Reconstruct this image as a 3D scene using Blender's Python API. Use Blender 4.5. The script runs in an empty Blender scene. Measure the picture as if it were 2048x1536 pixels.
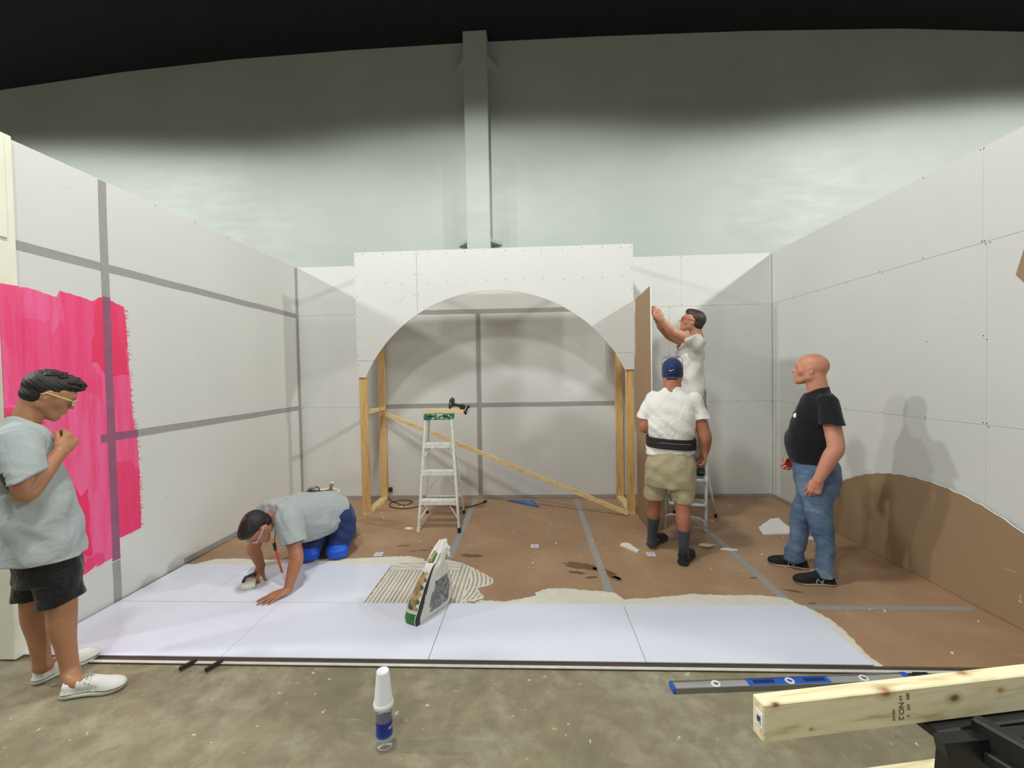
import bpy, math, random
import numpy as np
from mathutils import Vector, Matrix
S = bpy.context.scene
C = S.collection
rnd = random.Random(7)
# ---------------------------------------------------------------- camera, world, lamps, exposure
cam_data = bpy.data.cameras.new('camera')
cam_data.sensor_fit = 'HORIZONTAL'; cam_data.sensor_width = 36.0
cam_data.lens = 861.31/2048*36.0
cam_data.clip_start = 0.05; cam_data.clip_end = 200
cam = bpy.data.objects.new('camera', cam_data); C.objects.link(cam)
YAW, PITCH, ROLL = .0474, .0239, .0189
cam.matrix_world = (Matrix.Translation((.0281, -5.5758, 1.6226)) @ Matrix.Rotation(YAW, 4, 'Z')
                    @ Matrix.Rotation(math.pi/2-PITCH, 4, 'X') @ Matrix.Rotation(-ROLL, 4, 'Z'))
S.camera = cam
world = bpy.data.worlds.new('hall_air'); S.world = world; world.use_nodes = True
world.node_tree.nodes['Background'].inputs[0].default_value = (.84, .86, .82, 1)
world.node_tree.nodes['Background'].inputs[1].default_value = .135
S.view_settings.view_transform = 'Standard'; S.view_settings.look = 'None'
S.view_settings.gamma = 1; S.view_settings.use_curve_mapping = False
S.view_settings.exposure = 0.84
def bay(x, y, z, power):
    """high-bay lamp: a small bright source in a deep reflector that cuts off just under the horizontal"""
    l = bpy.data.lights.new('high_bay_light', 'SPOT'); l.energy = power; l.color = (.99, 1, .975)
    l.spot_size = math.radians(168); l.spot_blend = .10; l.shadow_soft_size = .22
    o = bpy.data.objects.new('high_bay_light', l); o.location = (x, y, z); C.objects.link(o)
for lx, ly, pw in ((-9.2, -3.8, 600), (-.9, -3.7, 300), (7.6, -3.8, 600), (-9.2, -6.2, 330), (-.9, -6.2, 210), (7.6, -6.2, 330), (-9.2, -10.5, 130), (-.9, -10.5, 90), (7.6, -10.5, 130)):
    bay(lx, ly, 6.38, pw)
# ---------------------------------------------------------------- materials
def srgb(r, g, b):
    f = lambda c: ((c/255+.055)/1.055)**2.4 if c > 10 else c/255/12.92
    return (f(r), f(g), f(b), 1)
MATS = {}
class NT:
    def __init__(s, name):
        s.m = bpy.data.materials.new(name); s.m.use_nodes = True
        s.t = s.m.node_tree; s.n = s.t.nodes; s.b = s.n['Principled BSDF']
        s.L = s.t.links.new
    def node(s, typ, **kw):
        n = s.n.new(typ)
        for k, v in kw.items():
            if k in n.inputs.keys(): n.inputs[k].default_value = v
            else: setattr(n, k, v)
        return n
    def coord(s, scale=(1, 1, 1), rot=(0, 0, 0)):
        c = s.node('ShaderNodeTexCoord'); m = s.node('ShaderNodeMapping')
        m.inputs['Scale'].default_value = scale; m.inputs['Rotation'].default_value = rot
        s.L(c.outputs['Object'], m.inputs['Vector']); return m.outputs[0]
    def noise(s, vec, scale, detail=4, rough=.55, dist=0):
        n = s.node('ShaderNodeTexNoise'); n.inputs['Scale'].default_value = scale
        n.inputs['Detail'].default_value = detail; n.inputs['Roughness'].default_value = rough
        n.inputs['Distortion'].default_value = dist
        s.L(vec, n.inputs['Vector']); return n.outputs['Fac']
    def ramp(s, fac, stops):
        r = s.node('ShaderNodeValToRGB'); e = r.color_ramp.elements
        while len(e) < len(stops): e.new(.5)
        for el, (p, c) in zip(e, stops): el.position = p; el.color = c
        s.L(fac, r.inputs[0]); return r.outputs[0]
    def mix(s, fac, a, b, typ='MIX'):
        m = s.node('ShaderNodeMix'); m.data_type = 'RGBA'; m.blend_type = typ
        for sock, v in ((m.inputs[0], fac), (m.inputs[6], a), (m.inputs[7], b)):
            if hasattr(v, 'links') or isinstance(v, bpy.types.NodeSocket): s.L(v, sock)
            else: sock.default_value = v
        return m.outputs[2]
    def bump(s, h, strength=.2, dist=.01):
        b = s.node('ShaderNodeBump'); b.inputs['Strength'].default_value = strength
        b.inputs['Distance'].default_value = dist
        s.L(h, b.inputs['Height']); s.L(b.outputs[0], s.b.inputs['Normal'])
def mat(name, col, rough=.6, metal=0, var=.12, scale=6, bump=0, bscale=60, spec=.5, stretch=(1, 1, 1), trans=0, coat=0, sss=0):
    if name in MATS: return MATS[name]
    k = NT(name); v = k.coord(stretch)
    f = k.noise(v, scale, 5)
    a = tuple(c*(1-var) for c in col[:3])+(1,); b = tuple(min(1, c*(1+var)) for c in col[:3])+(1,)
    k.L(k.ramp(f, [(.3, a), (.7, b)]), k.b.inputs['Base Color'])
    k.b.inputs['Roughness'].default_value = rough; k.b.inputs['Metallic'].default_value = metal
    k.b.inputs['Specular IOR Level'].default_value = spec
    k.b.inputs['Transmission Weight'].default_value = trans
    k.b.inputs['Coat Weight'].default_value = coat
    if sss:
        k.b.inputs['Subsurface Weight'].default_value = sss
        k.b.inputs['Subsurface Radius'].default_value = (.012, .005, .003); k.b.inputs['Subsurface Scale'].default_value = .6
    if bump: k.bump(k.noise(v, bscale, 6), bump, .004)
    MATS[name] = k.m; return k.m
def wood_mat(name, c1, c2, axis=0, knots=True):
    k = NT(name); st = [9, 9, 9]; st[axis] = .7
    v = k.coord(tuple(st))
    w = k.noise(v, 3.2, 6, .6, 1.2)
    col = k.ramp(w, [(.32, c2), (.5, c1), (.62, c1), (.75, tuple(c*.8 for c in c2[:3])+(1,))])
    if knots:
        vo = k.node('ShaderNodeTexVoronoi'); vo.feature = 'F1'; vo.inputs['Scale'].default_value = 3.4
        st2 = [1, 1, 1]; st2[axis] = .7
        k.L(k.coord(tuple(st2)), vo.inputs['Vector'])
        kn = k.ramp(vo.outputs['Distance'], [(.03, (1, 1, 1, 1)), (.085, (0, 0, 0, 1))])
        col = k.mix(kn, col, srgb(150, 98, 45))
    k.L(col, k.b.inputs['Base Color']); k.b.inputs['Roughness'].default_value = .62
    k.bump(w, .12, .003); MATS[name] = k.m; return k.m
# ---------------------------------------------------------------- mesh helpers
class MB:
    """collects vertices and faces for one mesh object"""
    def __init__(s): s.v = []; s.f = []; s.mi = []; s.mats = []; s.cur = 0; s.sm = []; s.smooth = False
    def m(s, material):
        if material not in s.mats: s.mats.append(material)
        s.cur = s.mats.index(material); return s
    def add(s, vs, fs):
        o = len(s.v); s.v += [tuple(v) for v in vs]
        for f in fs: s.f.append([i+o for i in f]); s.mi.append(s.cur); s.sm.append(s.smooth)
        return s
    def box(s, c, d, M=None, bev=0):
        hx, hy, hz = d[0]/2, d[1]/2, d[2]/2
        if bev <= 0:
            vs = [(x*hx, y*hy, z*hz) for x in (-1, 1) for y in (-1, 1) for z in (-1, 1)]
            fs = [(0, 1, 3, 2), (4, 6, 7, 5), (0, 4, 5, 1), (2, 3, 7, 6), (0, 2, 6, 4), (1, 5, 7, 3)]
        else:
            bev = min(bev, .49*min(d)*1.0)
            vs = []; idx = {}
            for x in (-1, 1):
                for y in (-1, 1):
                    for z in (-1, 1):
                        for a in range(3):
                            q = [x*(hx-bev), y*(hy-bev), z*(hz-bev)]
                            q[a] = (x*hx, y*hy, z*hz)[a]
                            idx[(x, y, z, a)] = len(vs); vs.append(tuple(q))
            fs = []
            for a in range(3):
                b, c2 = (a+1) % 3, (a+2) % 3
                for sg in (-1, 1):
                    q = []
                    for (u, w) in ((-1, -1), (1, -1), (1, 1), (-1, 1)):
                        k = [0, 0, 0]; k[a] = sg; k[b] = u; k[c2] = w; q.append(idx[(k[0], k[1], k[2], a)])
                    fs.append(q if sg > 0 else q[::-1])
            for a in range(3):
                b, c2 = (a+1) % 3, (a+2) % 3
                for u in (-1, 1):
                    for w in (-1, 1):
                        q = []
                        for (sg, ax) in ((-1, b), (1, b), (1, c2), (-1, c2)):
                            k = [0, 0, 0]; k[a] = sg; k[b] = u; k[c2] = w; q.append(idx[(k[0], k[1], k[2], ax)])
                        fs.append(q if u*w > 0 else q[::-1])
            for x in (-1, 1):
                for y in (-1, 1):
                    for z in (-1, 1):
                        q = [idx[(x, y, z, a)] for a in range(3)]
                        fs.append(q if x*y*z > 0 else q[::-1])
        vs = [Vector(v) for v in vs]
        if M is not None: vs = [M @ v for v in vs]
        return s.add([v+Vector(c) for v in vs], fs)
    def bar(s, a, b, w, t, up=(0, 0, 1), bev=0):
        """a straight bar from a to b: w wide across, t thick along up"""
        a = Vector(a); b = Vector(b); x = (b-a); L = x.length; x.normalize()
        u = Vector(up); y = u.cross(x)
        if y.length < 1e-4: y = Vector((1, 0, 0)).cross(x)
        y.normalize(); z = x.cross(y)
        M = Matrix((x, y, z)).transposed()
        return s.box((a+b)/2, (L, w, t), M, bev)
    def tube(s, pts, r, n=10, close=False, caps=True):
        pts = [Vector(p) for p in pts]; m = len(pts)
        rs = r if hasattr(r, '__len__') else [r]*m
        prev = None; rings = []
        for i, p in enumerate(pts):
            if close: d = pts[(i+1) % m]-pts[i-1]
            else: d = pts[min(i+1, m-1)]-pts[max(i-1, 0)]
            d.normalize()
            if prev is None:
                a = Vector((0, 0, 1)) if abs(d.z) < .9 else Vector((1, 0, 0))
                u = d.cross(a).normalized()
            else: u = (prev-d*prev.dot(d)).normalized()
            prev = u; w = d.cross(u)
            rings.append([p+(u*math.cos(2*math.pi*k/n)+w*math.sin(2*math.pi*k/n))*rs[i] for k in range(n)])
        vs = [v for rg in rings for v in rg]; fs = []
        for i in range(m if close else m-1):
            j = (i+1) % m
            for k in range(n):
                k2 = (k+1) % n; fs.append((i*n+k, i*n+k2, j*n+k2, j*n+k))
        if caps and not close:
            fs.append(tuple(range(n))[::-1]); fs.append(tuple((m-1)*n+k for k in range(n)))
        sm = s.smooth; s.smooth = n > 6; s.add(vs, fs); s.smooth = sm
        return s
    def lathe(s, c, prof, n=32, axis=(0, 0, 1)):
        """prof: (radius, height) pairs turned about axis through c"""
        z = Vector(axis).normalized(); a = Vector((1, 0, 0)) if abs(z.x) < .9 else Vector((0, 1, 0))
        x = z.cross(a).normalized(); y = z.cross(x); c = Vector(c)
        vs = []; fs = []
        for (r, h) in prof:
            for k in range(n):
                t = 2*math.pi*k/n; vs.append(c+z*h+(x*math.cos(t)+y*math.sin(t))*max(r, 1e-5))
        for i in range(len(prof)-1):
            for k in range(n):
                k2 = (k+1) % n; fs.append((i*n+k, i*n+k2, (i+1)*n+k2, (i+1)*n+k))
        sm = s.smooth; s.smooth = True; s.add(vs, fs); s.smooth = sm
        return s
    def prism(s, poly, h, M=None):
        """polygon (2D, counter-clockwise) extruded from z=0 to z=h then moved by M"""
        n = len(poly); M = M or Matrix.Identity(4)
        vs = [M @ Vector((x, y, 0)) for x, y in poly]+[M @ Vector((x, y, h)) for x, y in poly]
        fs = [tuple(range(n))[::-1], tuple(range(n, 2*n))]+[(i, (i+1) % n, n+(i+1) % n, n+i) for i in range(n)]
        return s.add(vs, fs)
    def disc(s, c, nrm, r, n=8):
        z = Vector(nrm).normalized(); a = Vector((1, 0, 0)) if abs(z.x) < .9 else Vector((0, 1, 0))
        x = z.cross(a).normalized(); y = z.cross(x); c = Vector(c)
        return s.add([c+(x*math.cos(2*math.pi*k/n)+y*math.sin(2*math.pi*k/n))*r for k in range(n)], [tuple(range(n))])
    def build(s, name, material=None, parent=None, loc=None):
        me = bpy.data.meshes.new(name)
        off = Vector(loc) if loc is not None else Vector((0, 0, 0))
        base = parent_world(parent) if parent is not None else off
        me.from_pydata([Vector(v)-base for v in s.v], [], s.f)
        for mm in (s.mats or [material]): me.materials.append(mm)
        me.polygons.foreach_set('material_index', s.mi if s.mats else [0]*len(s.f))
        me.polygons.foreach_set('use_smooth', s.sm)
        me.update(); me.validate()
        o = bpy.data.objects.new(name, me); C.objects.link(o)
        if parent is not None: o.parent = parent
        else: o.location = off
        return o
def parent_world(p):
    v = Vector((0, 0, 0))
    while p is not None: v += p.location; p = p.parent
    return v
def tag(o, label=None, cat=None, group=None, kind=None):
    if label: o['label'] = label
    if cat: o['category'] = cat
    if group: o['group'] = group
    if kind: o['kind'] = kind
    return o
def thing(name, loc, label, cat, group=None):
    o = bpy.data.objects.new(name, None); o.empty_display_size = .1; o.location = loc; C.objects.link(o)
    return tag(o, label, cat, group)
def text_mesh(body, size, M, name, material, parent, depth=.0005, sx=1):
    cu = bpy.data.curves.new(name, 'FONT'); cu.body = body; cu.size = size; cu.extrude = depth
    cu.align_x = 'CENTER'; cu.align_y = 'CENTER'
    t = bpy.data.objects.new('tmp', cu); C.objects.link(t)
    dg = bpy.context.evaluated_depsgraph_get(); me = bpy.data.meshes.new_from_object(t.evaluated_get(dg))
    bpy.data.objects.remove(t)
    base = parent_world(parent) if parent is not None else Vector((0, 0, 0))
    for v in me.vertices: v.co = (M @ Vector((v.co.x*sx, v.co.y, v.co.z)))-base
    me.materials.clear(); me.materials.append(material)
    o = bpy.data.objects.new(name, me); C.objects.link(o); o.parent = parent; return o
def frame(o, x, y):
    """matrix with origin o, local x and y directions"""
    x = Vector(x).normalized(); z = x.cross(Vector(y)).normalized(); y = z.cross(x)
    M = Matrix((x, y, z)).transposed().to_4x4(); M.translation = Vector(o); return M
# ---------------------------------------------------------------- sculpting with distance fields
def A3(v): return np.array(v, dtype=np.float64)
def smin(a, b, k):
    h = np.clip(.5+.5*(b-a)/k, 0, 1); return b*(1-h)+a*h-k*h*(1-h)
class Field:
    def __init__(s): s.P = []; s.disp = None
    def _a(s, fn, op, k): s.P.append((fn, op, k)); return s
    def cone(s, a, b, r1, r2=None, k=.015, op='u', flat=None):
        """rounded cone from a to b; flat = (direction, factor) squeezes it"""
        a = A3(a); b = A3(b); r2 = r1 if r2 is None else r2
        if flat is not None:
            fd = A3(flat[0]); fd = fd/np.linalg.norm(fd); g = 1/flat[1]-1
            b2 = b+fd*np.dot(b-a, fd)*g; ms = min(1, flat[1])
        else: fd = None; b2 = b; ms = 1
        ba = b2-a; l2 = np.dot(ba, ba)+1e-12
        def fn(p):
            q = p-a
            if fd is not None: q = q+np.outer(q@fd, fd)*g
            h = np.clip(q@ba/l2, 0, 1)
            d = np.sqrt(((q-h[:, None]*ba)**2).sum(1))-(r1+(r2-r1)*h)
            return d*ms
        return s._a(fn, op, k)
    def chain(s, pts, rs, k=.015, op='u', flat=None, smooth=4):
        """one limb: a smooth path with smoothly changing radius"""
        pts = [A3(p) for p in pts]; m = len(pts)
        if m > 2 and smooth > 1:
            Q = []; R = []
            for i in range(m-1):
                p0, p1, p2, p3 = pts[max(i-1, 0)], pts[i], pts[i+1], pts[min(i+2, m-1)]
                r0, r1, r2, r3 = rs[max(i-1, 0)], rs[i], rs[i+1], rs[min(i+2, m-1)]
                for j in range(smooth):
                    t = j/smooth; c = (-.5*t+t*t-.5*t**3, 1-2.5*t*t+1.5*t**3, .5*t+2*t*t-1.5*t**3, -.5*t*t+.5*t**3)
                    Q.append(c[0]*p0+c[1]*p1+c[2]*p2+c[3]*p3); R.append(c[0]*r0+c[1]*r1+c[2]*r2+c[3]*r3)
            Q.append(pts[-1]); R.append(rs[-1])
        else: Q, R = pts, list(rs)
        G = Field()
        for i in range(len(Q)-1): G.cone(Q[i], Q[i+1], R[i], R[i+1], 0, 'u', flat)
        fs = [q[0] for q in G.P]
        def fn(p):
            d = fs[0](p)
            for f in fs[1:]: d = np.minimum(d, f(p))
            return d
        return s._a(fn, op, k)
    def ell(s, c, R, M=None, k=.015, op='u'):
        c = A3(c); R = A3(R); M = None if M is None else np.array(M)
        def fn(p):
            q = p-c
            if M is not None: q = q@M
            k0 = np.sqrt(((q/R)**2).sum(1)); k1 = np.sqrt(((q/(R*R))**2).sum(1))+1e-9
            return k0*(k0-1)/k1
        return s._a(fn, op, k)
    def box(s, c, d, M=None, r=.005, k=.01, op='u'):
        c = A3(c); h = A3(d)/2-r; M = None if M is None else np.array(M)
        def fn(p):
            q = p-c
            if M is not None: q = q@M
            q = np.abs(q)-h
            return np.sqrt((np.maximum(q, 0)**2).sum(1))+np.minimum(q.max(1), 0)-r
        return s._a(fn, op, k)
    def loft(s, A, B, side, prof, k=.02, op='u', n=2.4, capk=.012):
        """tube from A to B with elliptic sections; prof rows: t, half width, half depth, shift sideways, shift forward"""
        A = A3(A); B = A3(B); z = B-A; L = np.linalg.norm(z); z = z/L
        x = A3(side); x = x-z*np.dot(x, z); x /= np.linalg.norm(x); y = np.cross(z, x)
        pr = np.array([list(r)+[0]*(5-len(r)) for r in prof], float)
        t0, t1 = pr[0, 0], pr[-1, 0]
        tt = np.linspace(t0, t1, 80)
        # rounded interpolation of the sections
        cols = []
        for c in range(1, 5):
            v = np.interp(tt, pr[:, 0], pr[:, c]); w = max(1, int(80/len(prof)/2))
            ker = np.hanning(2*w+3)[1:-1]; ker /= ker.sum()
            v = np.convolve(np.pad(v, len(ker)//2, mode='edge'), ker, 'valid'); cols.append(v)
        def fn(p):
            q = p-A; zz = q@z; t = zz/L
            w, d, ox, oy = [np.interp(t, tt, c) for c in cols]
            qx = np.abs(q@x-ox)/w; qy = np.abs(q@y-oy)/d
            k0 = (qx**n+qy**n)**(1/n)+1e-9
            g = np.sqrt((qx**(n-1)/w)**2+(qy**(n-1)/d)**2)/k0**(n-1)+1e-6
            dr = (k0-1)/g
            dr = np.maximum(dr, -np.minimum(w, d))
            dc = np.maximum(t0*L-zz, zz-t1*L)
            return -smin(-dr, -dc, capk)
        return s._a(fn, op, k)
    def plane(s, p0, nrm, k=.003):
        """keeps the side opposite to nrm"""
        p0 = A3(p0); nrm = A3(nrm); nrm = nrm/np.linalg.norm(nrm)
        return s._a(lambda p: (p-p0)@nrm, 'i', k)
    def fold(s, fn): return s._a(fn, 'd', 0)
    def ev(s, p, sel=None):
        d = None
        for i, (fn, op, k) in enumerate(s.P):
            if sel is not None and not sel[i]: continue
            if op == 'd': d = d+fn(p) if d is not None else d; continue
            v = fn(p)
            if d is None: d = v if op == 'u' else (np.full(len(p), 9.) if op != 'u' else v)
            elif op == 'u': d = smin(d, v, k) if k > 0 else np.minimum(d, v)
            elif op == 's': d = -smin(-d, v, k)
            elif op == 'i': d = -smin(-d, -v, k)
        return d if d is not None else np.full(len(p), 9.)
    def mesh(s, lo, hi, h):
        lo = A3(lo); hi = A3(hi); B = 12
        nb = np.ceil((hi-lo)/h/B).astype(int); n = nb*B
        G = np.full(n, 1., dtype=np.float32)
        bi = np.stack(np.meshgrid(*[np.arange(q) for q in nb], indexing='ij'), -1).reshape(-1, 3)
        cen = lo+(bi*B+(B-1)/2)*h; R = .5*math.sqrt(3)*B*h
        vals = [None if op == 'd' else fn(cen) for fn, op, k in s.P]
        d0 = s.ev(cen); act = np.abs(d0) < R*1.7+.012
        loc = np.stack(np.meshgrid(*[np.arange(B)]*3, indexing='ij'), -1).reshape(-1, 3)*h
        for j in range(len(bi)):
            i0, j0, k0 = bi[j]*B
            if not act[j]:
                if d0[j] < 0: G[i0:i0+B, j0:j0+B, k0:k0+B] = -1
                continue
            sel = []
            for (fn, op, k), v in zip(s.P, vals):
                if op == 'd': sel.append(True)
                elif op in ('u', 's'): sel.append(v[j] < R*1.6+k+.01)
                else: sel.append(v[j] > -(R*1.6+k+.01))
            p = lo+bi[j]*B*h+loc
            G[i0:i0+B, j0:j0+B, k0:k0+B] = s.ev(p, sel).reshape(B, B, B)
        return nets(G, lo, h)
def nets(G, lo, h):
    s = G < 0
    cs = [(i, j, k) for i in (0, 1) for j in (0, 1) for k in (0, 1)]
    n = np.array(G.shape)-1
    sl = lambda A, c: A[c[0]:c[0]+n[0], c[1]:c[1]+n[1], c[2]:c[2]+n[2]]
    cnt = np.zeros(n, np.int8)
    for c in cs: cnt += sl(s, c)
    act = (cnt > 0) & (cnt < 8)
    I = np.argwhere(act)
    vals = np.stack([G[I[:, 0]+c[0], I[:, 1]+c[1], I[:, 2]+c[2]] for c in cs], 1)
    acc = np.zeros((len(I), 3)); num = np.zeros(len(I))
    for a in range(8):
        for ax in range(3):
            if cs[a][ax] == 0:
                c2 = list(cs[a]); c2[ax] = 1; b = cs.index(tuple(c2))
                va, vb = vals[:, a], vals[:, b]; m = (va < 0) != (vb < 0)
                t = np.where(m, va/np.where(m, va-vb, 1), 0)
                q = np.array(cs[a], float)[None]+t[:, None]*np.eye(3)[ax]
                acc += np.where(m[:, None], q, 0); num += m
    V = lo+(I+acc/num[:, None])*h
    idx = np.full(n, -1, np.int64); idx[act] = np.arange(len(I))
    F = []
    for ax in range(3):
        b, c = (ax+1) % 3, (ax+2) % 3
        hi = [slice(None)]*3; lo_ = [slice(None)]*3
        hi[ax] = slice(1, None); lo_[ax] = slice(0, -1)
        cr = s[tuple(lo_)] != s[tuple(hi)]
        E = np.argwhere(cr); m = (E[:, b] > 0) & (E[:, c] > 0) & (E[:, b] < n[b]) & (E[:, c] < n[c]); E = E[m]
        ins = s[E[:, 0], E[:, 1], E[:, 2]]
        db = np.zeros(3, int); db[b] = 1; dc = np.zeros(3, int); dc[c] = 1
        q = [idx[tuple((E-o).T)] for o in (db+dc, dc, 0*db, db)]
        Q = np.stack(q, 1); Q[~ins] = Q[~ins][:, ::-1]; F.append(Q)
    return V, np.concatenate(F)
def sculpt(F, lo, hi, h, name, material, parent=None, smooth=0, colour=None):
    V, Q = F.mesh(lo, hi, h)
    base = np.array(parent_world(parent)) if parent is not None else np.zeros(3)
    me = bpy.data.meshes.new(name)
    me.vertices.add(len(V)); me.vertices.foreach_set('co', (V-base).astype(np.float32).ravel())
    me.loops.add(Q.size); me.loops.foreach_set('vertex_index', Q.astype(np.int32).ravel())
    me.polygons.add(len(Q)); me.polygons.foreach_set('loop_start', np.arange(0, Q.size, 4, dtype=np.int32))
    me.update(calc_edges=True); me.validate()
    me.polygons.foreach_set('use_smooth', [True]*len(me.polygons))
    mm = material if isinstance(material, (list, tuple)) else [material]
    for x in mm: me.materials.append(x)
    if colour is not None and len(mm) > 1:        # colour(points) -> material slot per face
        cen = np.zeros(len(me.polygons)*3, np.float32); me.polygons.foreach_get('center', cen)
        me.polygons.foreach_set('material_index', colour(cen.reshape(-1, 3)+base).astype(np.int32))
    o = bpy.data.objects.new(name, me); C.objects.link(o)
    if parent is not None: o.parent = parent
    return o
# ---------------------------------------------------------------- setting: hall
def concrete():
    k = NT('concrete'); v = k.coord()
    a = k.noise(v, 1.3, 8, .62, .4); b = k.noise(v, 9, 6, .7)
    col = k.ramp(a, [(.3, srgb(122, 117, 92)), (.5, srgb(148, 141, 113)), (.68, srgb(170, 165, 144))])
    col = k.mix(k.ramp(b, [(.40, (0, 0, 0, 1)), (.62, (.75, .75, .75, 1))]), col, srgb(128, 119, 94))
    sp = k.noise(v, 26, 3, .5); col = k.mix(k.ramp(sp, [(.70, (0, 0, 0, 1)), (.735, (1, 1, 1, 1))]), col, srgb(206, 204, 188))
    g = k.noise(v, 3.1, 9, .68, .2); col = k.mix(k.ramp(g, [(.53, (0, 0, 0, 1)), (.66, (.6, .6, .6, 1))]), col, srgb(176, 167, 142))
    v2 = k.coord((1.2, 5, 1), (0, 0, .5)); st = k.noise(v2, 2.6, 7, .72, .8)
    col = k.mix(k.ramp(st, [(.6, (0, 0, 0, 1)), (.72, (.35, .35, .35, 1))]), col, srgb(178, 180, 172))
    k.L(col, k.b.inputs['Base Color']); k.b.inputs['Roughness'].default_value = .5
    k.bump(b, .12, .004); return k.m
def hallpaint():
    k = NT('hall_wall_paint'); v = k.coord(); a = k.noise(v, .8, 4)
    k.L(k.ramp(a, [(.35, srgb(180, 188, 180)), (.7, srgb(190, 197, 188))]), k.b.inputs['Base Color'])
    k.L(k.ramp(k.noise(k.coord((1, 1, 4)), 2.2, 5), [(.3, (.48, .48, .48, 1)), (.7, (.6, .6, .6, 1))]), k.b.inputs['Roughness'])
    k.bump(k.noise(k.coord((.6, 1, 3)), 1.6, 3), .25, .02); return k.m
HALL = hallpaint()
m_dark = mat('black_ceiling_paint', srgb(14, 16, 27), .9, var=.25, scale=2)
m_struct = lambda o: tag(o, kind='structure')
fl = MB().box((0, -5, -.06), (30, 14.4, .1)); m_struct(fl.build('floor', concrete()))
ARC = [(-14, 6.05), (-11.5, 6.38), (-8.99, 6.64), (-6.8, 6.83), (-4.82, 6.94), (-2.9, 6.985), (-.97, 7.0), (1.2, 6.985), (3.54, 6.94), (5.81, 6.85), (7.63, 6.70), (10, 6.45), (14, 5.9)]
w = MB(); n = len(ARC)
vs = [(x, 1.5, z) for x, z in ARC]+[(x, 1.5, -.01) for x, z in ARC]+[(x, 1.7, z) for x, z in ARC]+[(x, 1.7, -.01) for x, z in ARC]
fs = []
for i in range(n-1):
    fs += [(i+1, i, n+i, n+i+1), (2*n+i, 2*n+i+1, 3*n+i+1, 3*n+i), (i, i+1, 2*n+i+1, 2*n+i)]
w.add(vs, fs); m_struct(w.build('wall_back', HALL))
c_ = MB(); vs = []; fs = []
for y in (1.7, -12): vs += [(x, y, z+.001) for x, z in ARC]
for y in (1.7, -12): vs += [(x, y, z+.25) for x, z in ARC]
for i in range(n-1): fs += [(i, i+1, n+i+1, n+i), (2*n+i+1, 2*n+i, 3*n+i, 3*n+i+1), (i, 2*n+i, 2*n+i+1, i+1), (n+i+1, 3*n+i+1, 3*n+i, n+i)]
c_.add(vs, fs); m_struct(c_.build('ceiling', m_dark))
col = thing('steel_column', (-.78, 1.37, 0), None, None); del_ = None
tag(col, 'tall grey painted steel column in the middle of the hall wall above the arch', 'column')
MB().box((-.78, 1.375, 3.499), (.375, .25, 6.99), bev=.006).build('shaft', HALL, col)
for z in (3.72, 6.55):
    for sx in (-1, 1):
        b = MB(); x0 = -.78+sx*.187
        poly = [(x0, 1.26), (x0+sx*.17, 1.495), (x0, 1.495)]
        if sx < 0: poly = poly[::-1]
        b.prism(poly, .05, Matrix.Translation((0, 0, z))); b.build('bracket', HALL, col)
# ---------------------------------------------------------------- setting: booth of plasterboard
def board_paper(name, base):
    k = NT(name); v = k.coord(); a = k.noise(v, 1.1, 4); b = k.noise(k.coord((1, 1, 3)), 3, 6, .7)
    col = k.ramp(a, [(.3, tuple(c*.95 for c in base[:3])+(1,)), (.7, base)])
    col = k.mix(k.ramp(b, [(.63, (0, 0, 0, 1)), (.75, (.45, .45, .45, 1))]), col, tuple(c*.85 for c in base[:3])+(1,))
    k.L(col, k.b.inputs['Base Color']); k.b.inputs['Roughness'].default_value = .75; k.b.inputs['Specular IOR Level'].default_value = .3
    k.bump(k.noise(v, 90, 3), .04, .002); MATS[name] = k.m; return k.m
BOARD = board_paper('plasterboard_face_paper', srgb(216, 217, 212))
KRAFT = board_paper('plasterboard_brown_backing', srgb(158, 132, 102))
GYPSUM = mat('gypsum_core', srgb(235, 232, 224), .85, var=.05, bump=.3)
TAPE = mat('grey_duct_tape', srgb(158, 157, 153), .42, var=.05, scale=20, bump=.25, bscale=40, stretch=(1, 1, 1))
TAPE_P = mat('painted_over_tape', srgb(150, 92, 122), .5, var=.12, scale=9)
SCREW = mat('screw_black', srgb(60, 58, 55), .5, .4)
POSTW = mat('cream_painted_timber', srgb(233, 233, 214), .5, var=.04, bump=.25, bscale=18)
H = 3.075; T = .0127
def sheet(parent, M, x0, x1, z0, z1, screws=True, seed=0, edge=True):
    """plasterboard sheet in the local xz plane of M, face towards local -y; a 3 mm joint all round"""
    b = MB(); g = .0007; b.m(BOARD)
    vs = [M @ Vector(((x0+x1)/2, T/2, (z0+z1)/2))]
    b.box(vs[0], (x1-x0-2*g, T, z1-z0-2*g), M.to_3x3(), .0015)
    if screws:
        r = random.Random(seed); b.m(SCREW)
        nx = max(1, round((x1-x0)/.4064)); 
        for i in range(nx+1):
            x = x0+.013+(x1-x0-.026)*i/nx
            for zz in ([z0+.012, z1-.012] + ([] if z1-z0 < .9 else [(z0+z1)/2+r.uniform(-.04, .04)])):
                if r.random() < .18: continue
                p = M @ Vector((x+r.uniform(-.01, .01), -.0008, zz+r.uniform(-.003, .003)))
                b.disc(p, M.to_3x3() @ Vector((0, -1, 0)), .0042, 8)
        b.m(mat('filler_smear', srgb(205, 204, 196), .8))
        for i in range(2):
            x = r.uniform(x0+.2, x1-.2); zc = r.uniform(z0+.15, z1-.15); L = r.uniform(.03, .09)
            b.box(M @ Vector((x, -.0002, zc)), (L, .0006, .002), M.to_3x3() @ Matrix.Rotation(r.uniform(-.2, .2), 3, 'Y'))
    return b.build('drywall_sheet', None, parent)
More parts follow.
